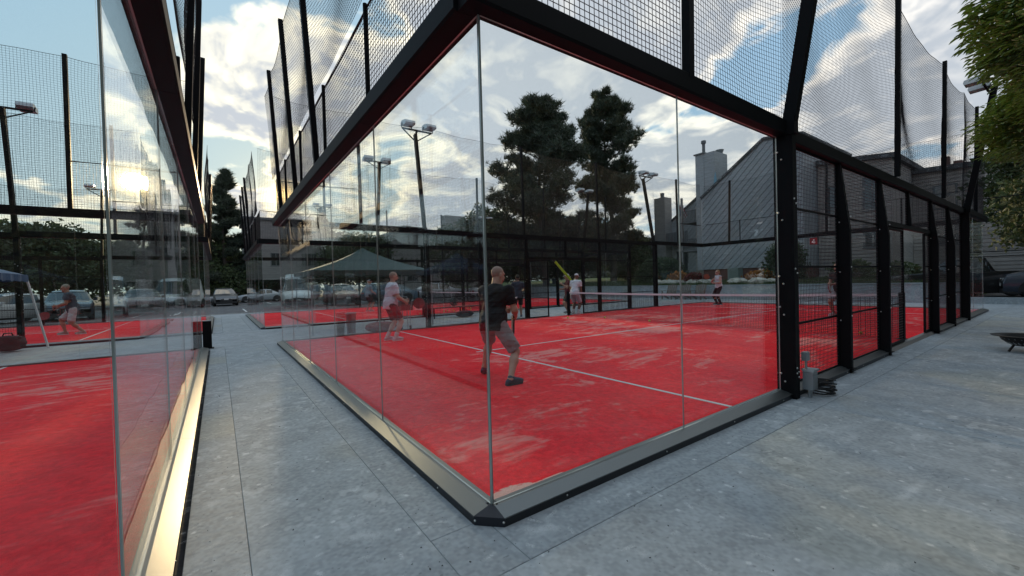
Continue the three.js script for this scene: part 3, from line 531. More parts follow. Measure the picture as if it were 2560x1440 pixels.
{ // buildings north of the car park: upper storey carried over a carport
  const north = (name, label, x0, x1, y0, y1, z, wins, seed, roofs) => {
    const t = thing(name, label, 'building'), F = (a, b, d) => [a, b, z + d], poly = [[x0, y0], [x1, y0], [x1, y1], [x0, y1]];
    part('wall', new MB().box(x0, y0, z - 9, x1, y1, z), M.sidingTan[1], t); boards(t, poly, F, 0, 1, 0.22, M.sidingTan, seed, true);
    for (let x = x0 + 0.2; x < x1; x += 3.4) part('carport_column', new MB().box(x, -0.05, z - 0.6, x + 0.3, y0, z - 0.3), M.sidingTan[0], t);
    part('carport_back', new MB().box(x0, -0.05, z - 9, x1, y0 - 0.01, z - 6), M.sidingTan[0], t);
    part('roof', new MB().box(x0 - 0.25, y1, z - 9.2, x1 + 0.25, y1 + 0.28, z + 0.3), M.trim, t);
    for (const w of wins) windowAt(t, F, ...w);
    for (const [x, w, h] of roofs) part('roof_box', new MB().box(x, y1 + 0.28, z - 5, x + w, y1 + 0.28 + h, z - 3.5), M.sidingTan[1], t);
  };
  north('tan_apartment_block', 'tan apartment block with horizontal siding left of the alley tree, seen through glass', -7, -3.7, 2.6, 9.8, -54, [[-6.2, 4.6, -5.2, 6.0], [-6.2, 7.2, -5.2, 8.6]], 51, []);
  north('tan_apartment_building', 'tan apartment block with horizontal siding right of the alley tree', 1.45, 10, 2.5, 9.5, -54, [[3.9, 4.2, 4.9, 5.6], [7.6, 4.2, 8.8, 5.6], [7.6, 7, 8.8, 8.4]], 52, []);
  north('grey_gabled_house', 'grey townhouse block with chimney, left of the tall pines behind the far court', 17, 34, 0.2, 8.0, -50, [[19, 2, 20.4, 3.6], [24, 2, 25.4, 3.6], [29, 4.8, 30.4, 6.6], [21.5, 5, 22.8, 6.5]], 53, [[26.5, 3.2, 3.4], [20, 1.2, 1.5]]);
}

// ---------------------------------------------------------------- trees and planting
const leafMat = (r, g, b) => phys({ color: rgb(r, g, b), roughness: 0.85, transmission: 0.36, thickness: 0, side: THREE.DoubleSide });
M.bark = std({ map: boardTex([0.06, 0.045, 0.036], 17), roughness: 0.95 });
M.pine = leafMat(0.030, 0.048, 0.024); M.leafA = leafMat(0.055, 0.085, 0.022); M.leafB = leafMat(0.040, 0.065, 0.022); M.leafY = leafMat(0.12, 0.21, 0.038); M.shrub = leafMat(0.045, 0.07, 0.028);
function tuftGeo(seed) { // pine needles: a spray of narrow blades
  const r = rng(seed), m = new MB();
  for (let i = 0; i < 13; i++) { const a = r() * 6.283, e = 0.25 + r() * 1.1, d = [Math.cos(a) * Math.cos(e), Math.sin(e), Math.sin(a) * Math.cos(e)], s = norm(cross(d, [r() - 0.5, r() - 0.5, r() - 0.5])), o = [(r() - 0.5) * 0.35, (r() - 0.5) * 0.25, (r() - 0.5) * 0.35], L = 0.4 + 0.5 * r(); m.tri(add(o, mul(s, 0.055)), add(o, mul(s, -0.055)), add(o, mul(d, L))); }
  return m.geo();
}
function leafGeo(seed, n = 9, spread = 0.7, size = 0.3) {
  const r = rng(seed), m = new MB();
  for (let i = 0; i < n; i++) { const d = norm([r() - 0.5, r() - 0.7, r() - 0.5]), s = norm(cross(d, [r() - 0.5, r() - 0.5, r() - 0.5])), o = mul([r() - 0.5, r() - 0.5, r() - 0.5], spread), L = size * (0.7 + 0.6 * r()); const mid = add(o, mul(d, L * 0.5)), up = mul(cross(d, s), L * 0.08); m.tri(o, add(add(mid, mul(s, L * 0.28)), up), add(o, mul(d, L))); m.tri(o, add(o, mul(d, L)), add(add(mid, mul(s, -L * 0.28)), up)); }
  return m.geo();
}
const TUFT = [tuftGeo(3), tuftGeo(4)], LEAF = [leafGeo(5), leafGeo(6)];
function scatter(name, parent, geo, mat, list, seed) { // list of [x, y, z, size]
  const m = new THREE.InstancedMesh(geo, mat, list.length), r = rng(seed), M4 = new THREE.Matrix4(), q = new THREE.Quaternion(), e = new THREE.Euler(), c = new THREE.Color();
  list.forEach(([x, y, z, s], i) => { e.set((r() - 0.5) * 0.9, r() * 6.283, (r() - 0.5) * 0.9); M4.compose(V3(x, y, z), q.setFromEuler(e), V3(s, s, s)); m.setMatrixAt(i, M4); const k = 0.65 + 0.6 * r(), w = r(); m.setColorAt(i, c.setRGB(k * (0.92 + 0.2 * w), k, k * (0.8 + 0.2 * w))); });
  m.name = name; m.userData.kind = 'stuff'; parent.add(m); return m;
}
function pine(name, label, x, z, y0, H, reach, base, seed, dens = 1, group) {
  const t = thing(name, label, 'tree', [x, y0, z], 0, group), r = rng(seed), tr = new MB(), pts = [], sway = (h) => [0.35 * Math.sin(h * 0.23 + seed), h, 0.35 * Math.cos(h * 0.19 + seed * 2)];
  const R = []; for (let i = 0; i <= 12; i++) { pts.push(sway(H * 0.985 * i / 12)); R.push(lerp(0.018 * H + 0.04, 0.02, (i / 12) ** 0.8)); } tr.path(pts, R, 9); part('trunk', tr, M.bark, t);
  const limbs = new MB(), tufts = [];
  for (let h = base * H; h < H * 0.995; h += (0.14 + 0.26 * (1 - h / H)) / dens) {
    const f = (h / H - base) / (1 - base), a = r() * 6.283, rad = reach(f) * (0.5 + 0.36 * r() + 0.75 * NZ.n2(a * 0.9 + seed * 3, h * 0.55 + seed)), c = sway(h), up = lerp(0.1, 1.1, f ** 1.2) + (r() - 0.5) * 0.3;
    const d = norm([Math.cos(a), up * 0.6, Math.sin(a)]), tip = add(c, [d[0] * rad, d[1] * rad + 0.10 * rad, d[2] * rad]), mid = add(mix3(c, tip, 0.55), [0, -0.06 * rad, 0]);
    if (rad > 0.7) limbs.path([c, mid, tip], [0.015 + 0.017 * rad, 0.01 + 0.01 * rad, 0.01], 5);
    const n = Math.ceil(rad * 27 * dens);
    for (let i = 0; i < n; i++) { const s = 0.25 + 0.8 * Math.sqrt(r()), p = s < 0.55 ? mix3(c, mid, s / 0.55) : mix3(mid, tip, (s - 0.55) / 0.45), w = 0.26 * rad * (1.15 - Math.abs(s - 0.7)); tufts.push([p[0] + (r() - 0.5) * w * 2.1, p[1] + (r() - 0.4) * w * 0.95, p[2] + (r() - 0.5) * w * 2.1, (0.5 + 0.45 * r()) * (H > 15 ? 1.0 : 0.8)]); }
  }
  for (let i = 0; i < 14; i++) tufts.push([...add(sway(H * (0.95 + 0.05 * r())), [(r() - 0.5) * 0.5, 0, (r() - 0.5) * 0.5]), 0.6]);
  if (limbs.p.length) part('limbs', limbs, M.bark, t);
  scatter('crown', t, TUFT[seed % 2], M.pine, tufts, seed + 1);
  return t;
}
function broad(name, label, x, z, y0, H, lobes, mat, seed, n, size = 1, group, trunkAt = [0, 0, 0], geo) { // lobes: [x, y, z, rx, ry] about the base
  const t = thing(name, label, 'tree', [x, y0, z], 0, group), r = rng(seed), tr = new MB();
  const top = [trunkAt[0] * 0.5, H * 0.42, trunkAt[2] * 0.5]; tr.path([trunkAt, mix3(trunkAt, top, 0.5), top], [0.03 * H, 0.022 * H, 0.016 * H], 9);
  part('trunk', tr, M.bark, t);
  const limbs = new MB(), L = []; for (const l of lobes) { limbs.path([top, add(mix3(top, l, 0.5), [0, 0.1 * H * r(), 0]), [l[0], l[1], l[2]]], [0.012 * H, 0.008 * H, 0.003 * H], 6); }
  part('limbs', limbs, M.bark, t);
  const vol = lobes.map((l) => l[3] * l[3] * l[4]), tot = vol.reduce((a, b) => a + b);
  lobes.forEach((l, k) => { const cnt = Math.round(n * vol[k] / tot); for (let i = 0; i < cnt; i++) { const d = norm([r() - 0.5, r() - 0.5, r() - 0.5]), q = (0.55 + 0.5 * Math.sqrt(r())) * (0.82 + 0.36 * NZ.fbm(d[0] * 3 + k * 7 + 20, d[1] * 3 + d[2] * 2 + 20, 3)); L.push([l[0] + d[0] * l[3] * q, l[1] + d[1] * l[4] * q, l[2] + d[2] * l[3] * q, size * (0.7 + 0.6 * r())]); } });
  scatter('crown', t, geo ?? LEAF[seed % 2], mat, L, seed + 1);
  return t;
}
pine('tall_pine', 'tall dark pine left of its twin, behind the far court', 25.7, -30, 0.9, 18.6, (f) => (f < 0.35 ? lerp(3.6, 4.2, f / 0.35) : f < 0.6 ? lerp(4.2, 2.5, (f - 0.35) / 0.25) : f < 0.85 ? lerp(2.5, 2.2, (f - 0.6) / 0.25) : lerp(2.2, 0.8, (f - 0.85) / 0.15)), 0.10, 41, 1.2, 'tall pines');
pine('tall_pine', 'tall bushier pine right of its twin, beside the floodlight mast', 35.7, -30, 0.9, 21.2, (f) => (f < 0.3 ? lerp(2.7, 3.2, f / 0.3) : f < 0.7 ? lerp(3.2, 3.0, (f - 0.3) / 0.4) : lerp(3.0, 0.9, (f - 0.7) / 0.3)), 0.12, 44, 1.3, 'tall pines');
pine('alley_tree', 'tall conifer at the end of the alley between the tan blocks', -0.3, -57, 0, 15.2, (f) => lerp(3.4, 0.5, f ** 1.1), 0.06, 47, 1.3);
pine('roadside_conifer', 'slim conifer behind the left tan block, by the sun', -8.5, -66, 0, 14, (f) => lerp(2.6, 0.3, f), 0.1, 48, 0.8);
pine('roadside_conifer', 'slim conifer right of the low sun, above the tan block', 11.6, -67, 0, 13.5, (f) => lerp(3.0, 0.3, f), 0.1, 49, 0.8);
broad('dark_broad_tree', 'round dark tree behind the white parked car at left', -15, -52, 0, 8, [[0, 4.6, 0, 4.2, 2.8], [-4.5, 4.2, 0, 3.6, 2.4], [4.2, 4.0, 0, 3.6, 2.4], [1.5, 5.8, 0, 2.4, 1.8]], M.leafB, 61, 3200, 1.2);
broad('dark_broad_tree', 'broad dark tree at far left edge behind the car park', -28, -52, 0, 8, [[0, 4.6, 0, 5, 3], [-5, 4, 0, 4, 2.6], [5, 4.2, 0, 4, 2.6]], M.leafB, 62, 2200, 1.3);
broad('alley_shrub_tree', 'leafy tree filling the gap left of the alley conifer', -2.9, -57.5, 0, 8.5, [[0, 4.2, 0, 2.0, 3.0], [0.6, 7.0, 0, 1.6, 2.0], [1.6, 2.4, 1, 1.8, 2.0], [2.9, 2.0, 1.5, 2.0, 1.8], [-0.8, 6.2, 0, 1.5, 1.6]], M.leafA, 63, 2600, 1.0);
broad('understorey_tree', 'dark leafy tree below the tall pines at left', 21, -33, 0.7, 9, [[0, 4.6, 0, 3.4, 3.4], [-3, 3.6, 0, 2.8, 2.8], [3, 3.8, 0, 2.8, 2.8]], M.leafB, 64, 3400, 1.1, 'trees under the pines');
broad('understorey_tree', 'dark leafy tree between the two pine trunks', 30.5, -34, 0.7, 9, [[0, 4.2, 0, 3.8, 3.2], [3.6, 4.0, 0, 3.0, 3.0], [-3.4, 4.0, 0, 3.0, 3.0]], M.leafB, 65, 3600, 1.1, 'trees under the pines');
broad('understorey_tree', 'brighter leafy tree right of the pines, behind the mast', 39.5, -31, 0.9, 7, [[0, 3.6, 0, 2.4, 2.2], [2.4, 3.6, 0, 2.4, 2.4], [0, 2.4, 1, 3, 2]], M.leafA, 66, 2400, 1.0, 'trees under the pines');
broad('roadside_tree', 'leafy tree behind the townhouse block roof, left of the glass corner', 13, -62, 0, 9, [[0, 6, 0, 4, 3.2], [5, 5, 0, 3.4, 2.8]], M.leafB, 67, 1800, 1.3);
broad('dark_broad_tree', 'round dark tree right of the tan block, above the teal canopy', 15.5, -53, 0, 8.5, [[0, 5, 0, 3.6, 3.0], [-3.6, 4.2, 0, 2.8, 2.4], [3.6, 4.2, 0, 3, 2.4]], M.leafB, 69, 2400, 1.2);
broad('side_tree', 'dense green tree behind the chain-link fence at right', 29.5, 3.2, 0.1, 9, [[0, 5.2, 0, 3.4, 3.2], [-2.2, 3.8, -1.5, 2.2, 1.8], [-1.5, 6.6, -0.8, 2.4, 2.0], [0.5, 5.4, -2.6, 1.9, 2.2]], M.leafA, 68, 4200, 0.75);
for (const [k, x, z, s] of [[0, -15, 12, 1.1], [1, -8, 13.5, 1], [2, -1.5, 12.5, 1.15], [3, 5, 13.5, 1.05], [4, 11.5, 12.5, 1.1], [5, 18, 13.5, 1], [6, 24.5, 13, 1.1]])
  broad('boundary_tree', ['leafy boundary tree at the far west end of the row behind the photographer', 'boundary tree second in the row behind the photographer', 'tall boundary tree right behind the photographer, mirrored in the glass', 'boundary tree fourth in the row behind the photographer', 'boundary tree fifth in the row, opposite the tapered posts', 'boundary tree sixth in the row, opposite the far gate', 'boundary tree at the east end of the row, near the side car park'][k], x, z, 0, 13 * s, [[0, 6.4 * s, 0, 3.9, 3.6 * s], [-2.2, 4.0, 0, 2.6, 2.6], [2.2, 3.8, 0, 2.6, 2.6], [0.4, 10.2 * s, 0, 3.0, 2.9], [0, 1.8, 0.6, 3.6, 1.7]], M.leafB, 300 + k, 4600, 1.35, 'boundary trees');
{ // far woodland that reads as one mass
  const r = rng(77), L = []; for (let i = 0; i < 9000; i++) { const a = r(), x = -110 + 230 * a, h = 5.5 + 3.5 * NZ.fbm(x * 0.07 + 30, 3, 4); L.push([x, h * Math.sqrt(r()), -74 - r() * 5, 1.7 + r()]); }
  for (let i = 0; i < 5000; i++) { const z = -80 + 150 * r(), h = 5 + 4 * NZ.fbm(z * 0.07 + 70, 9, 4); L.push([72 + 5 * r(), 1 + h * Math.sqrt(r()), z, 1.7 + r()]); L.push([-75 - 5 * r(), h * Math.sqrt(r()), z, 1.7 + r()]); }
  const g = new THREE.Group(); g.name = 'far_woodland'; scene.add(g); tag(g, 'far dark belt of trees along the horizon', 'woodland', null, 'stuff'); scatter('foliage', g, LEAF[0], M.leafB, L, 78);
}
{ // the near tree hanging into the top right corner
  const leafOne = (() => { const m = new MB(), o = [0, 0, 0], tip = [0, -0.02, 0.115], a = [0.028, 0.006, 0.045], b = [-0.028, 0.006, 0.045], c = [0.017, -0.002, 0.085], d = [-0.017, -0.002, 0.085]; m.tri(o, a, [0, -0.004, 0.05]); m.tri(o, [0, -0.004, 0.05], b); m.quad(a, c, tip, [0, -0.004, 0.05]); m.quad(b, [0, -0.004, 0.05], tip, d); return m.geo(); })();
  const t = thing('leafy_tree', 'leafy green tree hanging into the top right corner', 'tree', [11.2, 0, 4.4]), r = rng(88);
  part('trunk', new MB().path([[0, 0, 0], [-0.1, 1.6, -0.1], [-0.3, 3.2, -0.3], [-0.5, 4.6, -0.5]], [0.2, 0.17, 0.14, 0.1], 12), M.bark, t);
  const limbs = new MB(), spots = [];
  const lobes = [[-1.35, 6.9, -1.9, 1.05, 1.25], [-1.75, 5.45, -2.55, 0.95, 0.95], [-0.6, 5.2, -1.9, 1.2, 0.9], [-0.9, 7.4, -1.2, 1.6, 1.4], [0.6, 6.5, -0.8, 1.7, 1.7], [2.4, 4.6, -2.7, 1.1, 0.7], [1.4, 5.2, -2.2, 1.1, 0.9], [3.6, 5.0, -3.0, 0.9, 0.8]];
  for (const l of lobes) { limbs.path([[-0.5, 4.6, -0.5], mix3([-0.5, 4.6, -0.5], l, 0.6), [l[0], l[1], l[2]]], [0.06, 0.035, 0.012], 6);
    const n = Math.round(900 * l[3] * l[3] * l[4]);
    for (let i = 0; i < n; i++) { const d = norm([r() - 0.5, r() - 0.5, r() - 0.5]), q = 0.45 + 0.62 * Math.sqrt(r()) * (0.75 + 0.5 * NZ.fbm(d[0] * 3 + l[0] * 5 + 30, d[1] * 3 + d[2] * 2 + 30, 2)), p = [l[0] + d[0] * l[3] * q, l[1] + d[1] * l[4] * q, l[2] + d[2] * l[3] * q]; const k = 6; for (let j = 0; j < k; j++) spots.push([p[0] + (r() - 0.5) * 0.24, p[1] + (r() - 0.5) * 0.18, p[2] + (r() - 0.5) * 0.24, 1.0 + 0.7 * r(), Math.atan2(d[0], d[2]) + (r() - 0.5) * 1.6, -0.35 + r() * 0.9]); } }
  part('limbs', limbs, M.bark, t);
  spots.sort((a, b) => (a[0] + a[1] * 0.4 + a[2]) - (b[0] + b[1] * 0.4 + b[2]));
  spots.slice(0, 280).forEach(([x, y, z, s, a, e]) => { const l = part('leaf', leafOne, M.leafY, t); l.position.set(x, y, z); l.scale.setScalar(s); l.rotation.set(e, a, 0, 'YXZ'); });
  const rest = spots.slice(280), m = new THREE.InstancedMesh(leafOne, M.leafY, rest.length), M4 = new THREE.Matrix4(), q = new THREE.Quaternion(), e3 = new THREE.Euler(), c = new THREE.Color();
  rest.forEach(([x, y, z, s, a, e], i) => { M4.compose(V3(x, y, z), q.setFromEuler(e3.set(e, a, 0, 'YXZ')), V3(s, s, s)); m.setMatrixAt(i, M4); const k = 0.6 + 0.6 * r(); m.setColorAt(i, c.setRGB(k, k, k)); }); m.name = 'leaves'; m.userData.kind = 'stuff'; t.add(m);
}
// planting on the bank
function shrub(name, label, x, y, z, rx, ry, mat, seed, n, group) { const t = thing(name, label, 'shrub', [x, y, z], 0, group), r = rng(seed), L = []; for (let i = 0; i < n; i++) { const d = norm([r() - 0.5, r() * 0.9, r() - 0.5]), q = 0.4 + 0.6 * Math.sqrt(r()); L.push([d[0] * rx * q, d[1] * ry * q, d[2] * rx * q, 0.35 + 0.35 * r()]); } part('stems', new MB().path([[0, -0.15, 0], [0.05, ry * 0.5, 0.05]], [0.05, 0.02], 5).path([[0, -0.1, 0], [rx * 0.5, ry * 0.6, 0.1]], [0.03, 0.01], 5).path([[0, -0.1, 0], [-rx * 0.4, ry * 0.6, -0.2]], [0.03, 0.01], 5), M.bark, t); scatter('foliage', t, LEAF[seed % 2], mat, L, seed); return t; }
shrub('shrub', 'dark shrub against the diagonal-clad wall, beside the thick black post', 29.4, 1.05, -9.6, 1.3, 2.6, M.shrub, 71, 700, 'shrubs on the bank');
shrub('shrub', 'spreading grey-green shrub left of the house corner', 30, 1.05, -19.5, 2.4, 2.2, M.shrub, 72, 900, 'shrubs on the bank');
shrub('shrub', 'low bush at the foot of the brown wing', 30.5, 1.1, -6.4, 1.2, 0.9, M.leafA, 73, 400, 'shrubs on the bank');
shrub('shrub', 'low bush right of the seated-height wall, behind the wire mesh', 30, 1.1, -4.2, 1.1, 0.8, M.leafA, 74, 400, 'shrubs on the bank');
M.flowerO = leafMat(0.35, 0.14, 0.02); M.flowerR = leafMat(0.16, 0.03, 0.03);
shrub('flower_clump', 'orange flowers beside the air conditioner', 28.6, 1.02, -10.9, 0.9, 0.55, M.flowerO, 75, 200, 'flower clumps'); shrub('flower_clump', 'red-brown flower clump behind the wooden chairs', 28.0, 1.0, -15.2, 0.8, 0.7, M.flowerR, 76, 220, 'flower clumps'); shrub('flower_clump', 'orange-yellow flowers left of the house corner, above the rocks', 28.4, 1.0, -16.8, 0.8, 0.7, M.flowerO, 79, 160, 'flower clumps');
{ // pale rocks edging the bed
  const r = rng(99), geo = [0, 1, 2, 3].map((k) => { const g = new THREE.IcosahedronGeometry(0.5, 1), p = g.attributes.position, q = rng(200 + k), s = new Map(); for (let i = 0; i < p.count; i++) { const key = [p.getX(i), p.getY(i), p.getZ(i)].map((v) => v.toFixed(3)).join(); if (!s.has(key)) s.set(key, 0.75 + 0.5 * q()); const w = s.get(key); p.setXYZ(i, p.getX(i) * w, p.getY(i) * w * 0.7, p.getZ(i) * w); } g.computeVertexNormals(); return g; });
  M.rock = std({ map: concTex([0.36, 0.35, 0.33], 31), roughness: 0.9 });
  for (let i = 0; i < 34; i++) { const z = -18 + i * 0.27 + (r() - 0.5) * 0.15; if (z > -13.2 && z < -12.4) continue; const m = part('rock', geo[i % 4], M.rock); const q = 0.4 + 0.45 * r(); tag(m, (q > 0.65 ? 'large' : q > 0.52 ? 'medium' : 'small') + ' pale rock, ' + ord(i + 1) + ' from the left in the row edging the bank', 'rock', 'rocks edging the bed'); m.position.set(27.2 + 0.5 * r(), 1.0, z); m.rotation.y = r() * 6; m.scale.setScalar(q); }
}
{ // blades of grass along the lip of the lawn
  const r = rng(123), g = new MB(); for (let i = 0; i < 7; i++) { const a = r() * 6.28, l = 0.08 + 0.07 * r(), o = [(r() - 0.5) * 0.12, 0, (r() - 0.5) * 0.12]; g.tri(add(o, [0.008, 0, 0]), add(o, [-0.008, 0, 0]), add(o, [Math.cos(a) * 0.03, l, Math.sin(a) * 0.03])); }
  const L = []; for (let i = 0; i < 9000; i++) { const x = 24.7 + 6 * r(), z = -30 + 28.7 * r(); L.push([x, 0.78 + (x - 24.62) * 0.058 - 0.01, z, 0.8 + 0.8 * r()]); }
  const t = new THREE.Group(); t.name = 'grass_blades'; scene.add(t); tag(t, 'short green grass covering the bank', 'grass', null, 'stuff'); scatter('blades', t, g.geo(), M.leafA, L, 124);
}

// ---------------------------------------------------------------- vehicles
M.tyre = plain(0.018, 0.018, 0.018, 0.9); M.rim = plain(0.35, 0.35, 0.36, 0.3, 0.9); M.trimBlack = plain(0.015, 0.015, 0.016, 0.5);
M.carGlass = phys({ color: rgb(0.02, 0.024, 0.026), roughness: 0.03, clearcoat: 1, clearcoatRoughness: 0.02 }); M.lampClear = phys({ color: rgb(0.6, 0.62, 0.63), roughness: 0.1, metalness: 0.3, clearcoat: 1 }); M.lampRed = phys({ color: rgb(0.35, 0.015, 0.012), roughness: 0.2, clearcoat: 1 }); M.chrome = plain(0.6, 0.6, 0.6, 0.15, 1); M.plate = plain(0.5, 0.5, 0.48, 0.5);
const paint = (r, g, b) => phys({ color: rgb(r, g, b), roughness: 0.35, metalness: 0.25, clearcoat: 1, clearcoatRoughness: 0.06 });
const CARS = { // [z, belt or hood height, roof height] stations along the length, nose at +
  suv: { L: 4.7, W: 1.92, H: 1.7, wheel: 0.37, st: [[2.35, 0.62, 0.62], [2.28, 0.86, 0.86], [1.9, 0.99, 0.99], [1.15, 1.06, 1.08], [0.35, 1.05, 1.58], [0.0, 1.05, 1.66], [-1.2, 1.07, 1.68], [-1.85, 1.09, 1.62], [-2.2, 1.08, 1.16], [-2.32, 1.0, 1.0], [-2.35, 0.62, 0.62]] },
  sedan: { L: 4.7, W: 1.82, H: 1.45, wheel: 0.33, st: [[2.35, 0.55, 0.55], [2.26, 0.72, 0.72], [1.8, 0.84, 0.84], [1.0, 0.92, 0.95], [0.15, 0.93, 1.36], [-0.3, 0.93, 1.43], [-1.0, 0.95, 1.38], [-1.75, 0.97, 1.03], [-2.2, 0.95, 0.96], [-2.32, 0.88, 0.88], [-2.35, 0.55, 0.55]] },
  cross: { L: 4.7, W: 1.9, H: 1.62, wheel: 0.36, st: [[2.35, 0.6, 0.6], [2.27, 0.82, 0.82], [1.85, 0.95, 0.95], [1.2, 1.02, 1.05], [0.3, 1.0, 1.5], [-0.2, 1.0, 1.6], [-1.0, 1.03, 1.55], [-1.9, 1.1, 1.22], [-2.25, 1.08, 1.1], [-2.34, 0.95, 0.95], [-2.35, 0.6, 0.6]] },
  van: { L: 5.6, W: 2.02, H: 2.5, wheel: 0.36, st: [[2.8, 0.7, 0.7], [2.72, 0.95, 0.95], [2.2, 1.15, 1.18], [1.3, 1.2, 2.2], [0.9, 1.2, 2.45], [-0.5, 1.2, 2.5], [-2.4, 1.2, 2.5], [-2.68, 1.2, 2.4], [-2.78, 1.1, 1.2], [-2.8, 0.6, 0.6]] },
  truck: { L: 5.7, W: 2.0, H: 1.9, wheel: 0.4, st: [[2.85, 0.75, 0.75], [2.8, 1.05, 1.05], [2.3, 1.16, 1.16], [1.35, 1.2, 1.22], [0.7, 1.2, 1.8], [0.2, 1.2, 1.9], [-0.7, 1.22, 1.88], [-0.95, 1.22, 1.24], [-2.75, 1.22, 1.24], [-2.83, 1.15, 1.15], [-2.85, 0.75, 0.75]] },
};
function car(type, label, color, pos, turn, opt = {}) {
  const K = CARS[type], t = thing(opt.name ?? (type === 'van' ? 'parked_van' : type === 'truck' ? 'parked_pickup' : 'parked_car'), label, type === 'van' ? 'van' : type === 'truck' ? 'truck' : 'car', pos, turn, 'parked vehicles'), hw = K.W / 2, sill = 0.3;
  const at = (z) => { const s = K.st; for (let i = 0; i + 1 < s.length; i++) if (z <= s[i][0] && z >= s[i + 1][0]) { const k = (s[i][0] - z) / (s[i][0] - s[i + 1][0] || 1); return [lerp(s[i][1], s[i + 1][1], k), lerp(s[i][2], s[i + 1][2], k)]; } return z > 0 ? s[0].slice(1) : s[s.length - 1].slice(1); };
  const ring = (z) => { const [b, r] = at(z), end = Math.abs(z) / (K.L / 2), w = hw * (1 - 0.16 * Math.max(0, end - 0.72) / 0.28), cab = r - b, tw = w * (0.97 - 0.24 * clamp(cab / 0.6)); return [[w * 0.9, sill - 0.06], [w * 0.985, sill + 0.06], [w, sill + 0.3], [w * 0.995, b - 0.12], [w * 0.96, b], [tw + (w * 0.96 - tw) * 0.1, Math.max(b, r - 0.09)], [tw * 0.86, Math.max(b, r) - 0.012], [tw * 0.4, r + 0.012], [0, r + 0.018]]; };
  const zs = []; for (let z = -K.L / 2; z <= K.L / 2 + 1e-6; z += K.L / 56) zs.push(Math.min(z, K.L / 2));
  const grid = (fn, zl, i0, i1, off, sides) => { const pos = [], idx = []; for (const s of sides) { const base = pos.length / 3, n = i1 - i0 + 1; zl.forEach((z) => { const R = ring(z); for (let i = i0; i <= i1; i++) { const [x, y] = R[i], nx = i < 6 ? 1 : 0.2, ny = i < 5 ? 0 : i < 6 ? 0.4 : 1; pos.push(s * (x + off * nx), y + off * ny, z); } }); for (let a = 0; a + 1 < zl.length; a++) for (let i = 0; i + 1 < n; i++) { const p = base + a * n + i, q = p + n; s > 0 ? idx.push(p, p + 1, q, q, p + 1, q + 1) : idx.push(p, q, p + 1, q, q + 1, p + 1); } } const g = new THREE.BufferGeometry(); g.setAttribute('position', new THREE.Float32BufferAttribute(pos, 3)); g.setIndex(idx); g.computeVertexNormals(); return g; };
  part('body', grid(null, zs, 0, 8, 0, [1, -1]), color, t);
  const span = (a, b, n = 10) => Array.from({ length: n + 1 }, (_, i) => lerp(a, b, i / n));
  const cabin = K.st.filter((s) => s[2] - s[1] > 0.3).map((s) => s[0]), f = Math.max(...cabin), b = Math.min(...cabin), hood = K.st.find((s) => s[2] - s[1] > 0.015 && s[0] > f)?.[0] ?? f + 0.6, tail = [...K.st].reverse().find((s) => s[0] < b)[0];
  for (const s of [1, -1]) { const n = type === 'van' ? [[f + 0.25, f - 0.8]] : [[f + 0.28, (f + b) / 2 + 0.05], [(f + b) / 2 - 0.05, b - 0.05]]; for (const [z1, z0] of n) part('side_window', grid(null, span(z0, z1), 4, 5, 0.006, [s]), M.carGlass, t); }
  part('windscreen', grid(null, span(f - 0.02, hood - 0.05), 5, 8, 0.008, [1, -1]), M.carGlass, t);
  const rear = K.st.filter((s) => s[0] < b && s[2] - s[1] > 0.0)[0]?.[0] ?? b - 0.3; part('rear_window', grid(null, span(Math.max(rear + 0.06, b - 0.75), b + 0.02), 5, 8, 0.008, [1, -1]), M.carGlass, t);
  const wz = K.L / 2 - 0.88;
  for (const s of [1, -1]) for (const z of [wz, -wz]) {
    const w = new THREE.Group(); w.name = 'wheel'; w.position.set(s * (hw - 0.12), K.wheel, z); w.rotation.z = -s * Math.PI / 2; t.add(w);
    part('tyre', lathe([[0.2, -0.11], [K.wheel - 0.03, -0.115], [K.wheel, -0.08], [K.wheel, 0.08], [K.wheel - 0.03, 0.115], [0.2, 0.11]], 22), M.tyre, w);
    const rm = new MB(); for (let k = 0; k < 5; k++) { const a = k * 1.2566; rm.bar([0, 0.105, 0], [Math.cos(a) * (K.wheel - 0.1), 0.105, Math.sin(a) * (K.wheel - 0.1)], 0.07, 0.03); } rm.tube([0, 0.05, 0], [0, 0.1, 0], K.wheel - 0.08, K.wheel - 0.08, 18); part('rim', rm, M.rim, w);
    const arch = []; for (let k = 0; k <= 12; k++) { const a = Math.PI * k / 12; arch.push([Math.cos(a) * (K.wheel + 0.06), Math.sin(a) * (K.wheel + 0.06)]); } arch.push([-K.wheel - 0.06, -0.1], [K.wheel + 0.06, -0.1]);
    part('wheel_arch', new MB().ext(arch, (a, y, d) => [s * d, K.wheel + y, z + a], hw - 0.3, hw + 0.004), M.trimBlack, t);
  }
  const [hb] = at(K.L / 2 - 0.1), N = K.L / 2;
  for (const s of [1, -1]) {
    part('headlight', new MB().ext([[0.35, -0.02], [0.80, 0.02], [0.78, 0.13], [0.36, 0.09]], (x, y, d) => [s * x * hw / 0.95, hb - 0.24 + y, d - (x - 0.35) * 0.25], N - 0.14, N - 0.01), M.lampClear, t);
    part('taillight', new MB().ext([[0.52, 0], [0.86, 0.02], [0.86, 0.16], [0.55, 0.13]], (x, y, d) => [s * x * hw / 0.95, hb - 0.12 + y, d + (x - 0.5) * 0.2], -N + 0.2, -N + 0.0), M.lampRed, t);
    part('mirror', new MB().box(s * (hw - 0.02), at(f + 0.2)[0] + 0.0, f + 0.15, s * (hw + 0.17), at(f + 0.2)[0] + 0.15, f + 0.27), opt.mirror ?? color, t);
  }
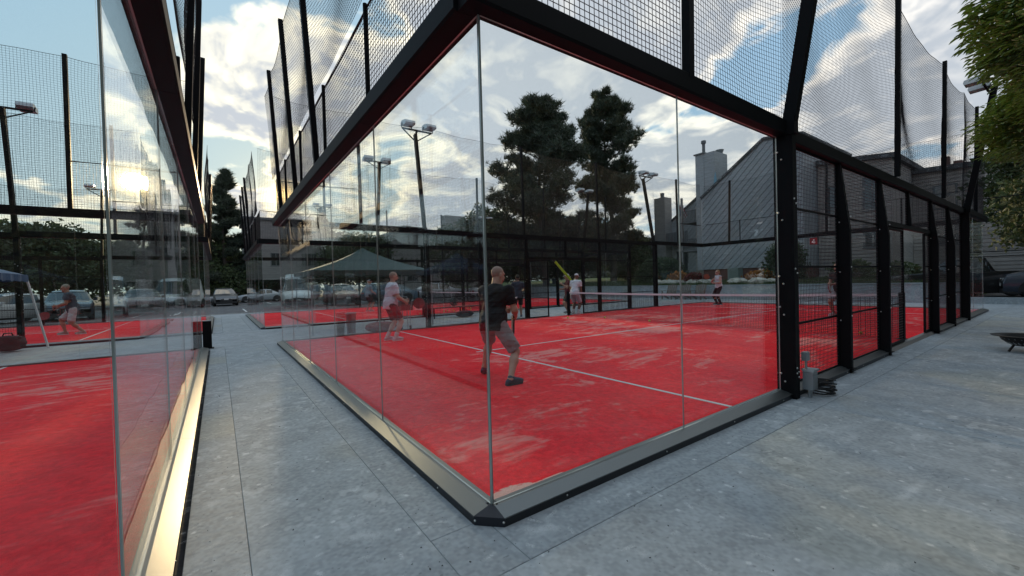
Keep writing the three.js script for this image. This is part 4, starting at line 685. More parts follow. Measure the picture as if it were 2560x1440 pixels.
  const gr = part('grille', new MB().ext([[-0.42, 0.02], [0.42, 0.02], [0.46, 0.2], [0.36, 0.3], [-0.36, 0.3], [-0.46, 0.2]], (x, y, d) => [x, hb - 0.5 + y, d], N - 0.1, N + 0.012), M.trimBlack, t);
  if (opt.chrome) { for (let k = -3; k <= 3; k++) part('grille_bar', new MB().box(k * 0.11 - 0.008, hb - 0.47, N + 0.012, k * 0.11 + 0.008, hb - 0.21, N + 0.02), M.chrome, gr); part('grille_rim', new MB().bar([-0.46, hb - 0.49, N + 0.016], [0.46, hb - 0.49, N + 0.016], 0.03, 0.025).bar([-0.38, hb - 0.19, N + 0.016], [0.38, hb - 0.19, N + 0.016], 0.03, 0.025), M.chrome, gr); }
  part('front_bumper', new MB().box(-hw * 0.82, sill - 0.06, N - 0.2, hw * 0.82, sill + 0.12, N + 0.006), M.trimBlack, t); part('rear_bumper', new MB().box(-hw * 0.82, sill - 0.04, -N - 0.01, hw * 0.82, sill + 0.2, -N + 0.2), M.trimBlack, t);
  part('number_plate', new MB().box(-0.16, 0.55, N + 0.013, 0.16, 0.68, N + 0.022), M.plate, t); part('number_plate', new MB().box(-0.16, 0.68, -N - 0.012, 0.16, 0.81, -N + 0.01), M.plate, t);
  part('underside', new MB().box(-hw * 0.86, 0.2, -N + 0.15, hw * 0.86, 0.32, N - 0.15), M.trimBlack, t);
  return t;
}
const WHITE = paint(0.62, 0.63, 0.63), SILVER = paint(0.34, 0.36, 0.38), GREY = paint(0.12, 0.125, 0.13), NAVY = paint(0.035, 0.05, 0.075), RED = paint(0.11, 0.018, 0.02), BLACK = paint(0.018, 0.018, 0.02), BLUE = paint(0.09, 0.15, 0.21);
car('cross', 'white rounded hatchback parked at the left edge, beside the blue canopy leg', WHITE, [-10.7, 0, -31.3], -0.78);
car('suv', 'dark navy SUV with chrome grille facing the courts at left', NAVY, [-8.25, 0, -31.7], 0.2, { chrome: true });
car('suv', 'dark red car parked right of the navy SUV', RED, [-5.4, 0, -34.2], 0.15);
car('van', 'white high-roofed van parked left of the alley, seen through glass', WHITE, [-3.9, 0, -40.2], -0.3);
car('cross', 'grey and silver crossover parked nose-out in the middle of the alley view', GREY, [-0.85, 0, -45], 0.05, { mirror: BLACK });
car('sedan', 'grey sedan parked sideways left of the alley crossover', SILVER, [-3.9, 0, -50.4], 1.45);
car('sedan', 'grey sedan parked sideways right of the alley crossover', SILVER, [2.5, 0, -51.5], -1.5);
car('van', 'white camper van behind the corner of the middle court', WHITE, [3.5, 0, -32.6], -0.1);
car('suv', 'maroon SUV parked right of the camper van', RED, [6.5, 0, -32.0], 0.0);
car('suv', 'blue SUV parked sideways behind the teal canopy', BLUE, [10.8, 0, -33.0], 1.2);
car('cross', 'pale silver car behind the man in lavender', SILVER, [15.0, 0, -31.8], 1.35);
car('sedan', 'white sedan parked behind the black wire fence, left of the glass corner', WHITE, [20.3, 0, -32], 1.5);
car('truck', 'black pickup with canopy parked behind the chain-link fence, its tail to the right', BLACK, [28.6, 0.1, -1.6], 3.5);
car('truck', 'dark pickup parked at the right edge behind the chain-link fence', NAVY, [28.0, 0.1, 2.6], 3.3);

// ---------------------------------------------------------------- things around the courts
{ // electrical box and cable at the thick post
  const t = thing('electrical_box', 'small grey electrical box on conduit at the foot of the thick black post', 'box', [4.25, 0, 0.235]);
  const b = part('housing', new MB().box(-0.075, 0.1, -0.05, 0.075, 0.31, 0.05), M.galv, t); part('lid', new MB().ext([[-0.085, 0.31], [0.085, 0.31], [0.08, 0.335], [-0.08, 0.335]], (x, y, d) => [x, y, d], -0.055, 0.065), M.galv, b); part('door_panel', new MB().box(-0.06, 0.12, 0.05, 0.06, 0.27, 0.054), M.galv, b);
  for (const x of [-0.03, 0.03]) part('conduit', new MB().tube([x, -0.01, 0], [x, 0.1, 0], 0.014, 0.014, 10), M.galv, t);
  part('upper_conduit', new MB().tube([-0.03, 0.335, -0.03], [-0.03, 0.43, -0.03], 0.013, 0.013, 10), M.galv, t); part('junction_box', new MB().box(-0.075, 0.43, -0.06, 0.02, 0.53, -0.005), M.galv, t);
  const c = thing('cable_coil', 'coil of black cable lying beside the grey electrical box', 'cable', [4.50, 0.0, 0.27]), r = rng(4), pts = []; for (let k = 0; k < 130; k++) { const a = k * 0.38, w = 0.115 + 0.02 * Math.sin(k * 0.9) + 0.012 * r(); pts.push([Math.cos(a) * w, 0.018 + 0.0011 * k * (1 + 0.15 * Math.sin(a)) + 0.05 * (0.5 + 0.5 * Math.cos(a + 3)) * (k / 130), Math.sin(a) * w]); } pts.push([-0.12, 0.17, -0.02], [-0.2, 0.2, -0.03]);
  part('cable', new MB().path(pts, 0.009, 7), plain(0.012, 0.012, 0.013, 0.45), c);
}
{ // fire bowl
  const t = thing('fire_bowl', 'dark perforated metal bowl on the concrete at the right edge', 'bowl', [9.86, 0, 1.5]), mt = plain(0.03, 0.028, 0.026, 0.6, 0.4);
  part('bowl', lathe([[0.04, 0.1], [0.16, 0.11], [0.28, 0.2], [0.31, 0.265], [0.40, 0.275], [0.41, 0.285], [0.30, 0.28], [0.26, 0.21], [0.14, 0.13], [0.0, 0.125]], 40), mt, t);
  for (let k = 0; k < 24; k++) { const a = k / 24 * 6.283; part('fret', new MB().bar([Math.cos(a) * 0.20, 0.135, Math.sin(a) * 0.20], [Math.cos(a + 0.13) * 0.292, 0.235, Math.sin(a + 0.13) * 0.292], 0.022, 0.012), M.galv, t); }
  part('ash_grate', new MB().box(-0.2, 0.2, -0.006, 0.2, 0.21, 0.006).box(-0.006, 0.2, -0.2, 0.006, 0.21, 0.2), mt, t);
  for (let k = 0; k < 3; k++) { const a = k * 2.09; part('leg', new MB().bar([Math.cos(a) * 0.14, 0.14, Math.sin(a) * 0.14], [Math.cos(a) * 0.22, 0, Math.sin(a) * 0.22], 0.025, 0.025), mt, t); }
}
function canopy(name, label, cx, cz, wx, wz, eave, peak, mat, splay, leg) {
  const t = thing(name, label, 'canopy', [cx, 0, cz]), X = wx / 2, Z = wz / 2, m = new MB(), v = new MB(), n = 8;
  const f = (a, b) => { const r = Math.max(Math.abs(a), Math.abs(b)); return [a * X, lerp(peak, eave, r ** 0.85) - 0.05 * Math.sin(r * 3.14) * (1 - Math.abs(Math.abs(a) - Math.abs(b))), b * Z]; };
  for (let i = -n; i < n; i++) for (let j = -n; j < n; j++) m.quad(f(i / n, j / n), f(i / n, (j + 1) / n), f((i + 1) / n, (j + 1) / n), f((i + 1) / n, j / n));
  part('roof_fabric', m, mat, t);
  const c = [[-1, -1], [1, -1], [1, 1], [-1, 1]];
  c.forEach(([a, b], k) => { const [d, e] = c[(k + 1) % 4], w = new MB(); for (let i = 0; i < 14; i++) { const P = (s, y) => { const q = s / 14, x = lerp(a, d, q) * X, z = lerp(b, e, q) * Z, o = 0.02 * Math.sin(s * 1.9 + k); return [x * 1.006 + o * (a === d ? 1 : 0), eave - y * (0.17 + 0.02 * Math.sin(s * 2.3)), z * 1.006 + o * (b === e ? 1 : 0)]; }; w.quad(P(i, 0), P(i + 1, 0), P(i + 1, 1), P(i, 1)); } part('valance', w, mat, t); });
  for (const [a, b] of c) { const l = part('leg', new MB().bar([a * X * 0.985, eave, b * Z * 0.985], [a * (X * 0.985 + splay[0]), 0.0, b * (Z * 0.985 + splay[1])], 0.035, 0.035), leg, t); part('foot', new MB().box(a * (X * 0.985 + splay[0]) - 0.05, 0, b * (Z * 0.985 + splay[1]) - 0.05, a * (X * 0.985 + splay[0]) + 0.05, 0.012, b * (Z * 0.985 + splay[1]) + 0.05), leg, l); }
  const tr = new MB(); for (const s of [-1, 1]) { for (let k = 0; k < 4; k++) { const x0 = lerp(-X, X, k / 4), x1 = lerp(-X, X, (k + 1) / 4); tr.bar([x0, eave - (k % 2 ? 0.08 : 0.4), s * Z * 0.98], [x1, eave - (k % 2 ? 0.4 : 0.08), s * Z * 0.98], 0.016, 0.02); tr.bar([x0, eave - (k % 2 ? 0.4 : 0.08), s * Z * 0.98], [x1, eave - (k % 2 ? 0.08 : 0.4), s * Z * 0.98], 0.016, 0.02); } } part('truss', tr, M.blackMatt, t);
  return t;
}
const fabric = (r, g, b) => phys({ color: rgb(r, g, b), roughness: 0.85, transmission: 0.18, thickness: 0 });
canopy('pop_up_canopy', 'teal pop-up canopy between the court rows, behind the man in lavender', 2.85, -12.7, 3.9, 2.9, 1.95, 2.78, fabric(0.075, 0.115, 0.115), [0, 0], M.galv);
canopy('blue_canopy', 'blue canopy with slanted pale legs at the left edge', -6.6, -12.75, 2.5, 2.3, 1.97, 2.7, fabric(0.05, 0.10, 0.2), [0.22, 0.55], M.white);
{ const t = thing('post_stub', 'short black steel post in the alley at the far corner of the left court', 'post', [-1.575, 0, -10.6]); part('stub', new MB().box(-0.09, 0, -0.1, 0.09, 0.68, 0.1), M.black, t); part('top_plate', new MB().box(-0.1, 0.682, -0.11, 0.1, 0.695, 0.11), M.galv, t); part('base_plate', new MB().box(-0.13, 0.001, -0.14, 0.13, 0.012, 0.14), M.black, t); }
function bag(name, label, x, z, y, w, h, d, mat, turn) { // soft bag: bulging box
  const t = thing(name, label, 'bag', [x, y, z], turn), g = new THREE.BoxGeometry(w, h, d, 10, 8, 8), p = g.attributes.position; for (let i = 0; i < p.count; i++) { const a = p.getX(i) / w * 2, b = p.getY(i) / h * 2, c = p.getZ(i) / d * 2, k = 1 - 0.16 * (a * a * b * b + b * b * c * c + a * a * c * c), n = 1 + 0.08 * Math.sin(a * 5 + c * 4) * Math.cos(b * 4); p.setXYZ(i, p.getX(i) * k * n, p.getY(i) * k * (0.92 - 0.15 * a * a) + h / 2, p.getZ(i) * k * n); } g.computeVertexNormals(); part('shell', g, mat, t);
  part('handle', new MB().path([[-w * 0.15, h * 0.9, 0], [-w * 0.1, h * 1.1, 0.02], [w * 0.1, h * 1.1, 0.02], [w * 0.15, h * 0.9, 0]], 0.014, 6), M.trimBlack, t); part('pocket', new MB().box(-w * 0.28, h * 0.15, d * 0.44, w * 0.28, h * 0.5, d * 0.5), mat, t); part('zip', new MB().box(-w * 0.3, h * 0.6, d * 0.45, w * 0.3, h * 0.62, d * 0.47), M.galv, t);
}
bag('backpack', 'dark backpack slumped on the concrete by the blue canopy', -5.75, -14.0, 0, 0.62, 0.44, 0.4, plain(0.03, 0.03, 0.032, 0.8), 0.4);
bag('gear_bag', 'red and black gear bag behind the glass, left of the man in lavender', 2.75, -10.65, 0, 0.95, 0.34, 0.4, plain(0.16, 0.02, 0.025, 0.8), 0.15);
bag('sports_bag', 'black sports bag under the bench', 7.2, -13.35, 0, 0.8, 0.3, 0.36, plain(0.02, 0.02, 0.022, 0.8), 0.05);
bag('small_backpack', 'small dark backpack standing on the bench', 6.9, -13.75, 0.46, 0.34, 0.42, 0.24, plain(0.03, 0.035, 0.035, 0.8), 0.3);
{ const t = thing('bench', 'long dark slatted bench between the court rows', 'bench', [7.3, 0, -13.75]); for (let k = 0; k < 3; k++) part('slat', new MB().box(-1.7, 0.42, -0.2 + k * 0.14, 1.7, 0.455, -0.08 + k * 0.14), M.trimBlack, t); for (const x of [-1.4, 0, 1.4]) { part('leg', new MB().bar([x, 0.42, -0.16], [x, 0, -0.2], 0.04, 0.04), M.black, t); part('leg', new MB().bar([x, 0.42, 0.16], [x, 0, 0.2], 0.04, 0.04), M.black, t); } }
{ const t = thing('bin', 'narrow open metal bin behind the glass left of the red bag', 'bin', [1.93, 0, -10.9]), m = plain(0.10, 0.05, 0.05, 0.6); part('body', lathe([[0.12, 0.02], [0.155, 0.62], [0.145, 0.62], [0.11, 0.04], [0, 0.04]], 24), m, t); part('rim', lathe([[0.15, 0.61], [0.17, 0.62], [0.17, 0.65], [0.15, 0.65], [0.15, 0.61]], 24), M.galv, t); part('base_ring', lathe([[0.1, 0], [0.135, 0], [0.13, 0.03], [0.1, 0.03]], 24), M.galv, t); }
{ const t = thing('ball_cart', 'wheeled ball cart on thin legs right of the red bag', 'cart', [3.6, 0, -10.75]); part('basket', new MB().box(-0.2, 0.62, -0.16, 0.2, 0.64, 0.16).box(-0.2, 0.64, -0.16, -0.19, 0.9, 0.16).box(0.19, 0.64, -0.16, 0.2, 0.9, 0.16).box(-0.19, 0.64, -0.16, 0.19, 0.9, -0.15).box(-0.19, 0.64, 0.15, 0.19, 0.9, 0.16), plain(0.14, 0.03, 0.03, 0.6), t); for (const x of [-0.15, 0.15]) { part('leg', new MB().tube([x, 0.62, 0], [x, 0.07, 0], 0.012, 0.012, 8), M.galv, t); part('wheel', new MB().tube([x - 0.015, 0.06, 0], [x + 0.015, 0.06, 0], 0.06, 0.06, 14), M.tyre, t); } part('handle', new MB().path([[-0.15, 0.9, -0.15], [-0.15, 1.05, -0.25], [0.15, 1.05, -0.25], [0.15, 0.9, -0.15]], 0.012, 6), M.galv, t); part('leg', new MB().tube([0, 0.62, 0.12], [0, 0.0, 0.18], 0.012, 0.012, 8), M.galv, t); }
{ const t = thing('ball_can', 'small clear can of balls standing by the far wire fence', 'can', [7.2, 0, -10.6]); part('tube', lathe([[0.036, 0], [0.036, 0.2], [0.034, 0.2], [0.034, 0.005], [0, 0.005]], 16), M.galv, t); part('lid', lathe([[0.038, 0.2], [0.038, 0.215], [0, 0.215]], 16), plain(0.35, 0.3, 0.05, 0.6), t); }
{ // balls
  M.ball = plain(0.50, 0.55, 0.06, 0.9); M.seam = plain(0.6, 0.6, 0.55, 0.8); const g = new THREE.SphereGeometry(0.034, 16, 12), sp = []; for (let k = 0; k <= 40; k++) { const a = k / 40 * 6.283, y = 0.55 * Math.sin(2 * a), q = Math.sqrt(1 - y * y); sp.push([Math.cos(a) * q * 0.0345, y * 0.0345, Math.sin(a) * q * 0.0345]); } const sg = new MB().path(sp, 0.0012, 4).geo();
  const ball = (label, x, z, y = TURF) => { const t = thing('padel_ball', label, 'ball', [x, y + 0.034, z], x, 'yellow balls'); part('felt', g, M.ball, t); part('seam', sg, M.seam, t); };
  ball('yellow ball on the turf left of the net post', 9.0, -8.9); ball('yellow ball at the foot of the net, left part', 9.85, -7.9); ball('yellow ball at the foot of the net, near the glass seam', 9.8, -6.0); ball('yellow ball behind the near wire mesh, beside the net', 10.35, -0.85);
  const r = rng(6); for (let k = 0; k < 12; k++) ball('yellow ball behind the bench, ' + ord(k + 1) + ' from the left of those scattered there', 6.2 + k * 0.32 + 0.2 * r(), -16 - 1.4 * r());
}
function adirondack(label, x, z) {
  const t = thing('wooden_chair', label, 'chair', [x, 0, z], -Math.PI / 2 + 0.1, 'wooden lounge chairs'); // faces +z in its own axes
  for (let k = 0; k < 5; k++) part('back_slat', new MB().bar([-0.26 + k * 0.13, 0.28, -0.18], [-0.28 + k * 0.14, 0.98 - 0.03 * Math.abs(k - 2), -0.52], 0.11, 0.02, [0, 0.4, 1]), M.chairWood, t);
  for (let k = 0; k < 5; k++) part('seat_slat', new MB().box(-0.28, 0.28 + k * 0.022, -0.12 + k * 0.11, 0.28, 0.298 + k * 0.022, -0.03 + k * 0.11), M.chairWood, t);
  for (const s of [-1, 1]) { part('arm', new MB().box(s * 0.27, 0.55, -0.3, s * 0.40, 0.575, 0.42), M.chairWood, t); part('leg', new MB().box(s * 0.29, 0, 0.32, s * 0.34, 0.55, 0.40), M.chairWood, t); part('leg', new MB().bar([s * 0.31, 0.0, -0.5], [s * 0.31, 0.34, 0.36], 0.03, 0.1), M.chairWood, t); }
}
M.chairWood = std({ map: boardTex([0.17, 0.125, 0.10], 27), roughness: 0.85 });
adirondack('wooden lounge chair leftmost of three before the retaining wall', 23.45, -14.35); adirondack('wooden lounge chair middle of three before the retaining wall', 23.45, -13.35); adirondack('wooden lounge chair rightmost of three, nearest the woman', 23.45, -12.3);
{ const t = thing('air_conditioner', 'pale green louvred air conditioner against the diagonal-clad house', 'air conditioner', [29.4, 0.98, -12.9]), m = plain(0.22, 0.27, 0.25, 0.6); part('cabinet', new MB().box(-0.3, 0.08, -0.38, 0.38, 0.98, 0.38), m, t); for (let k = 0; k < 11; k++) part('louvre', new MB().bar([-0.315, 0.15 + k * 0.074, -0.36], [-0.315, 0.15 + k * 0.074, 0.36], 0.04, 0.012, [0.5, 1, 0]), m, t); part('top_cover', new MB().box(-0.33, 0.985, -0.41, 0.41, 1.04, 0.41), m, t); part('pad', new MB().box(-0.45, -0.1, -0.5, 0.5, 0.078, 0.5), M.conc[0], t); }
{ // court number
  const c = document.createElement('canvas'); c.width = c.height = 128; const g = c.getContext('2d'); g.fillStyle = '#8e1a22'; g.fillRect(0, 0, 128, 128); g.fillStyle = '#f2efe8'; g.font = 'bold 112px sans-serif'; g.textAlign = 'center'; g.textBaseline = 'middle'; g.fillText('4', 64, 68);
  const tx = new THREE.CanvasTexture(c); tx.colorSpace = THREE.SRGBColorSpace; tx.magFilter = THREE.LinearFilter;
  const t = thing('number_sign', 'small red sign with a white 4 hanging at the far end wall', 'sign', [19.955, 2.86, -4.88]); part('plate', new MB().box(-0.006, -0.15, -0.15, 0.004, 0.15, 0.15), plain(0.2, 0.02, 0.025, 0.6), t); const f = part('print', new THREE.PlaneGeometry(0.29, 0.29), std({ map: tx, roughness: 0.6 }), t); f.rotation.y = -Math.PI / 2; f.position.x = -0.0095; part('hanger', new MB().box(-0.003, 0.15, -0.1, 0.003, 0.2, -0.08).box(-0.003, 0.15, 0.08, 0.003, 0.2, 0.1), M.galv, t);
}
{ const t = thing('folded_umbrella', 'folded pale blue umbrella on the sloping roof terrace', 'umbrella', [30.9, 8.35, -15.0]); part('pole', new MB().tube([0, -0.4, 0], [0, 1.35, 0], 0.02, 0.02, 8), M.galv, t); part('cloth', lathe([[0.16, 0.1], [0.13, 0.4], [0.09, 0.9], [0.02, 1.3]], 10), fabric(0.2, 0.36, 0.45), t); }

// ---------------------------------------------------------------- people
// signed distances joined smoothly, then meshed on a grid
function netMesh(f, lo, hi, h) { // naive surface nets
  const n = [0, 1, 2].map((k) => Math.max(3, Math.ceil((hi[k] - lo[k]) / h) + 1)), [nx, ny, nz] = n, F = new Float32Array(nx * ny * nz), id = (i, j, k) => i + nx * (j + ny * k);
  for (let k = 0; k < nz; k++) for (let j = 0; j < ny; j++) for (let i = 0; i < nx; i++) F[id(i, j, k)] = f(lo[0] + i * h, lo[1] + j * h, lo[2] + k * h);
  const vert = new Int32Array(nx * ny * nz).fill(-1), pos = [], idx = [];
  for (let k = 0; k + 1 < nz; k++) for (let j = 0; j + 1 < ny; j++) for (let i = 0; i + 1 < nx; i++) {
    let sx = 0, sy = 0, sz = 0, c = 0, mask = 0; const v = []; for (let q = 0; q < 8; q++) { v[q] = F[id(i + (q & 1), j + (q >> 1 & 1), k + (q >> 2))]; if (v[q] < 0) mask |= 1 << q; }
    if (mask === 0 || mask === 255) continue;
    for (let a = 0; a < 8; a++) for (const b of [1, 2, 4]) if (!(a & b)) { const e = a | b; if ((v[a] < 0) !== (v[e] < 0)) { const t = v[a] / (v[a] - v[e]); sx += (a & 1) + (b === 1 ? t : 0); sy += (a >> 1 & 1) + (b === 2 ? t : 0); sz += (a >> 2) + (b === 4 ? t : 0); c++; } }
    vert[id(i, j, k)] = pos.length / 3; pos.push(lo[0] + (i + sx / c) * h, lo[1] + (j + sy / c) * h, lo[2] + (k + sz / c) * h);
  }
  const q4 = (a, b, c, d, flip) => { if (a < 0 || b < 0 || c < 0 || d < 0) return; flip ? idx.push(a, c, b, a, d, c) : idx.push(a, b, c, a, c, d); };
  for (let k = 1; k + 1 < nz; k++) for (let j = 1; j + 1 < ny; j++) for (let i = 1; i + 1 < nx; i++) {
    const s = F[id(i, j, k)] < 0;
    if (s !== F[id(i + 1, j, k)] < 0) q4(vert[id(i, j - 1, k - 1)], vert[id(i, j, k - 1)], vert[id(i, j, k)], vert[id(i, j - 1, k)], !s);
    if (s !== F[id(i, j + 1, k)] < 0) q4(vert[id(i - 1, j, k - 1)], vert[id(i - 1, j, k)], vert[id(i, j, k)], vert[id(i, j, k - 1)], !s);
    if (s !== F[id(i, j, k + 1)] < 0) q4(vert[id(i - 1, j - 1, k)], vert[id(i, j - 1, k)], vert[id(i, j, k)], vert[id(i - 1, j, k)], !s);
  }
  const g = new THREE.BufferGeometry(); g.setAttribute('position', new THREE.Float32BufferAttribute(pos, 3)); g.setAttribute('uv', new THREE.Float32BufferAttribute(new Float32Array(pos.length / 3 * 2).map((_, i) => (i % 2 ? pos[(i >> 1) * 3 + 1] : pos[(i >> 1) * 3] + pos[(i >> 1) * 3 + 2]) * 1), 2)); g.setIndex(idx); g.computeVertexNormals(); return g;
}
const cone = (a, b, ra, rb) => { const d = sub(b, a), L = dot(d, d) || 1e-9; return Object.assign((x, y, z) => { const px = x - a[0], py = y - a[1], pz = z - a[2]; let t = (px * d[0] + py * d[1] + pz * d[2]) / L; t = t < 0 ? 0 : t > 1 ? 1 : t; return Math.hypot(px - d[0] * t, py - d[1] * t, pz - d[2] * t) - (ra + (rb - ra) * t); }, { lo: [0, 1, 2].map((k) => Math.min(a[k] - ra, b[k] - rb)), hi: [0, 1, 2].map((k) => Math.max(a[k] + ra, b[k] + rb)) }); };
const ell = (c, r, fr) => { const R = Math.max(...r), m = Math.min(...r); return Object.assign((x, y, z) => { let p = [x - c[0], y - c[1], z - c[2]]; if (fr) p = [dot(p, fr[0]), dot(p, fr[1]), dot(p, fr[2])]; const k0 = Math.hypot(p[0] / r[0], p[1] / r[1], p[2] / r[2]), k1 = Math.hypot(p[0] / r[0] ** 2, p[1] / r[1] ** 2, p[2] / r[2] ** 2); return k0 < 1e-6 ? -m : k0 * (k0 - 1) / k1; }, { lo: c.map((v) => v - R), hi: c.map((v) => v + R) }); };
const slab2 = (a, b, wa, wb, thin, side) => { // flattened tapered limb: wide along side, thin across
  const d = sub(b, a), L = dot(d, d), ax = norm(side), nn = norm(cross(d, ax)); return Object.assign((x, y, z) => { const p = [x - a[0], y - a[1], z - a[2]]; let t = clamp(dot(p, d) / L); const w = lerp(wa, wb, t), q = sub(p, mul(d, t)), s = dot(q, ax), o = dot(q, nn), l = dot(q, norm(d)); return (Math.hypot(s, o / thin, l) - w) * Math.min(1, thin * 1.25); }, { lo: [0, 1, 2].map((k) => Math.min(a[k], b[k]) - Math.max(wa, wb)), hi: [0, 1, 2].map((k) => Math.max(a[k], b[k]) + Math.max(wa, wb)) }); };
function solid(prims, h, k = 0.03, cuts = [], wrinkle = 0, seed = 0) {
  const lo = [9, 9, 9], hi = [-9, -9, -9]; for (const p of prims) for (let i = 0; i < 3; i++) { lo[i] = Math.min(lo[i], p.lo[i] - 2.5 * h - wrinkle); hi[i] = Math.max(hi[i], p.hi[i] + 2.5 * h + wrinkle); }
  return netMesh((x, y, z) => {
    let d = 9; for (const p of prims) { const v = p(x, y, z); if (v - d > k) continue; if (d - v > k) { d = v; continue; } const t = clamp(0.5 + 0.5 * (d - v) / k); d = d + (v - d) * t - k * t * (1 - t); }
    if (wrinkle && d < 0.06) d += wrinkle * (Math.sin(y * 38 + x * 17 + seed + 2 * Math.sin(z * 13)) * 0.5 + Math.sin(y * 71 - z * 33 + x * 45 + seed) * 0.35 + Math.sin(x * 23 + z * 29 + seed * 3) * 0.4);
    for (const c of cuts) { const v = (x - c[0][0]) * c[1][0] + (y - c[0][1]) * c[1][1] + (z - c[0][2]) * c[1][2]; if ((!c[2] || Math.hypot(x - c[0][0], y - c[0][1], z - c[0][2]) < c[2]) && v > d) d = v; }
    return d;
  }, lo, hi, h);
}
function ik(a, b, l1, l2, pole) { const d = sub(b, a), L = Math.min(len(d), (l1 + l2) * 0.999), u = norm(d), x = (L * L + l1 * l1 - l2 * l2) / (2 * L), hgt = Math.sqrt(Math.max(0, l1 * l1 - x * x)), p = norm(sub(pole, mul(u, dot(pole, u)))); return [add(add(a, mul(u, x)), mul(p, hgt)), add(a, mul(u, L))]; }
const skinMat = (r, g, b) => phys({ color: rgb(r, g, b), roughness: 0.55, sheen: 0.2 });
const SK = { fair: skinMat(0.46, 0.27, 0.20), tan: skinMat(0.36, 0.20, 0.14), brown: skinMat(0.15, 0.075, 0.05) };
const foldMap = tex(256, 256, (i, j) => { const u = i / 256, v = j / 256; return clamp(0.5 + (NZ.fbm(u * 4 + 0.6 * NY.fbm(u * 4, v * 4, 2, 4), v * 7, 3, 4) - 0.5) * 1.3 + (NY.n2(u * 96, v * 96, 96) - 0.5) * 0.06); }, false, [1.6, 1.6]);
const cloth = (r, g, b) => std({ color: rgb(r, g, b), roughness: 0.92, bumpMap: foldMap, bumpScale: 0.03 });
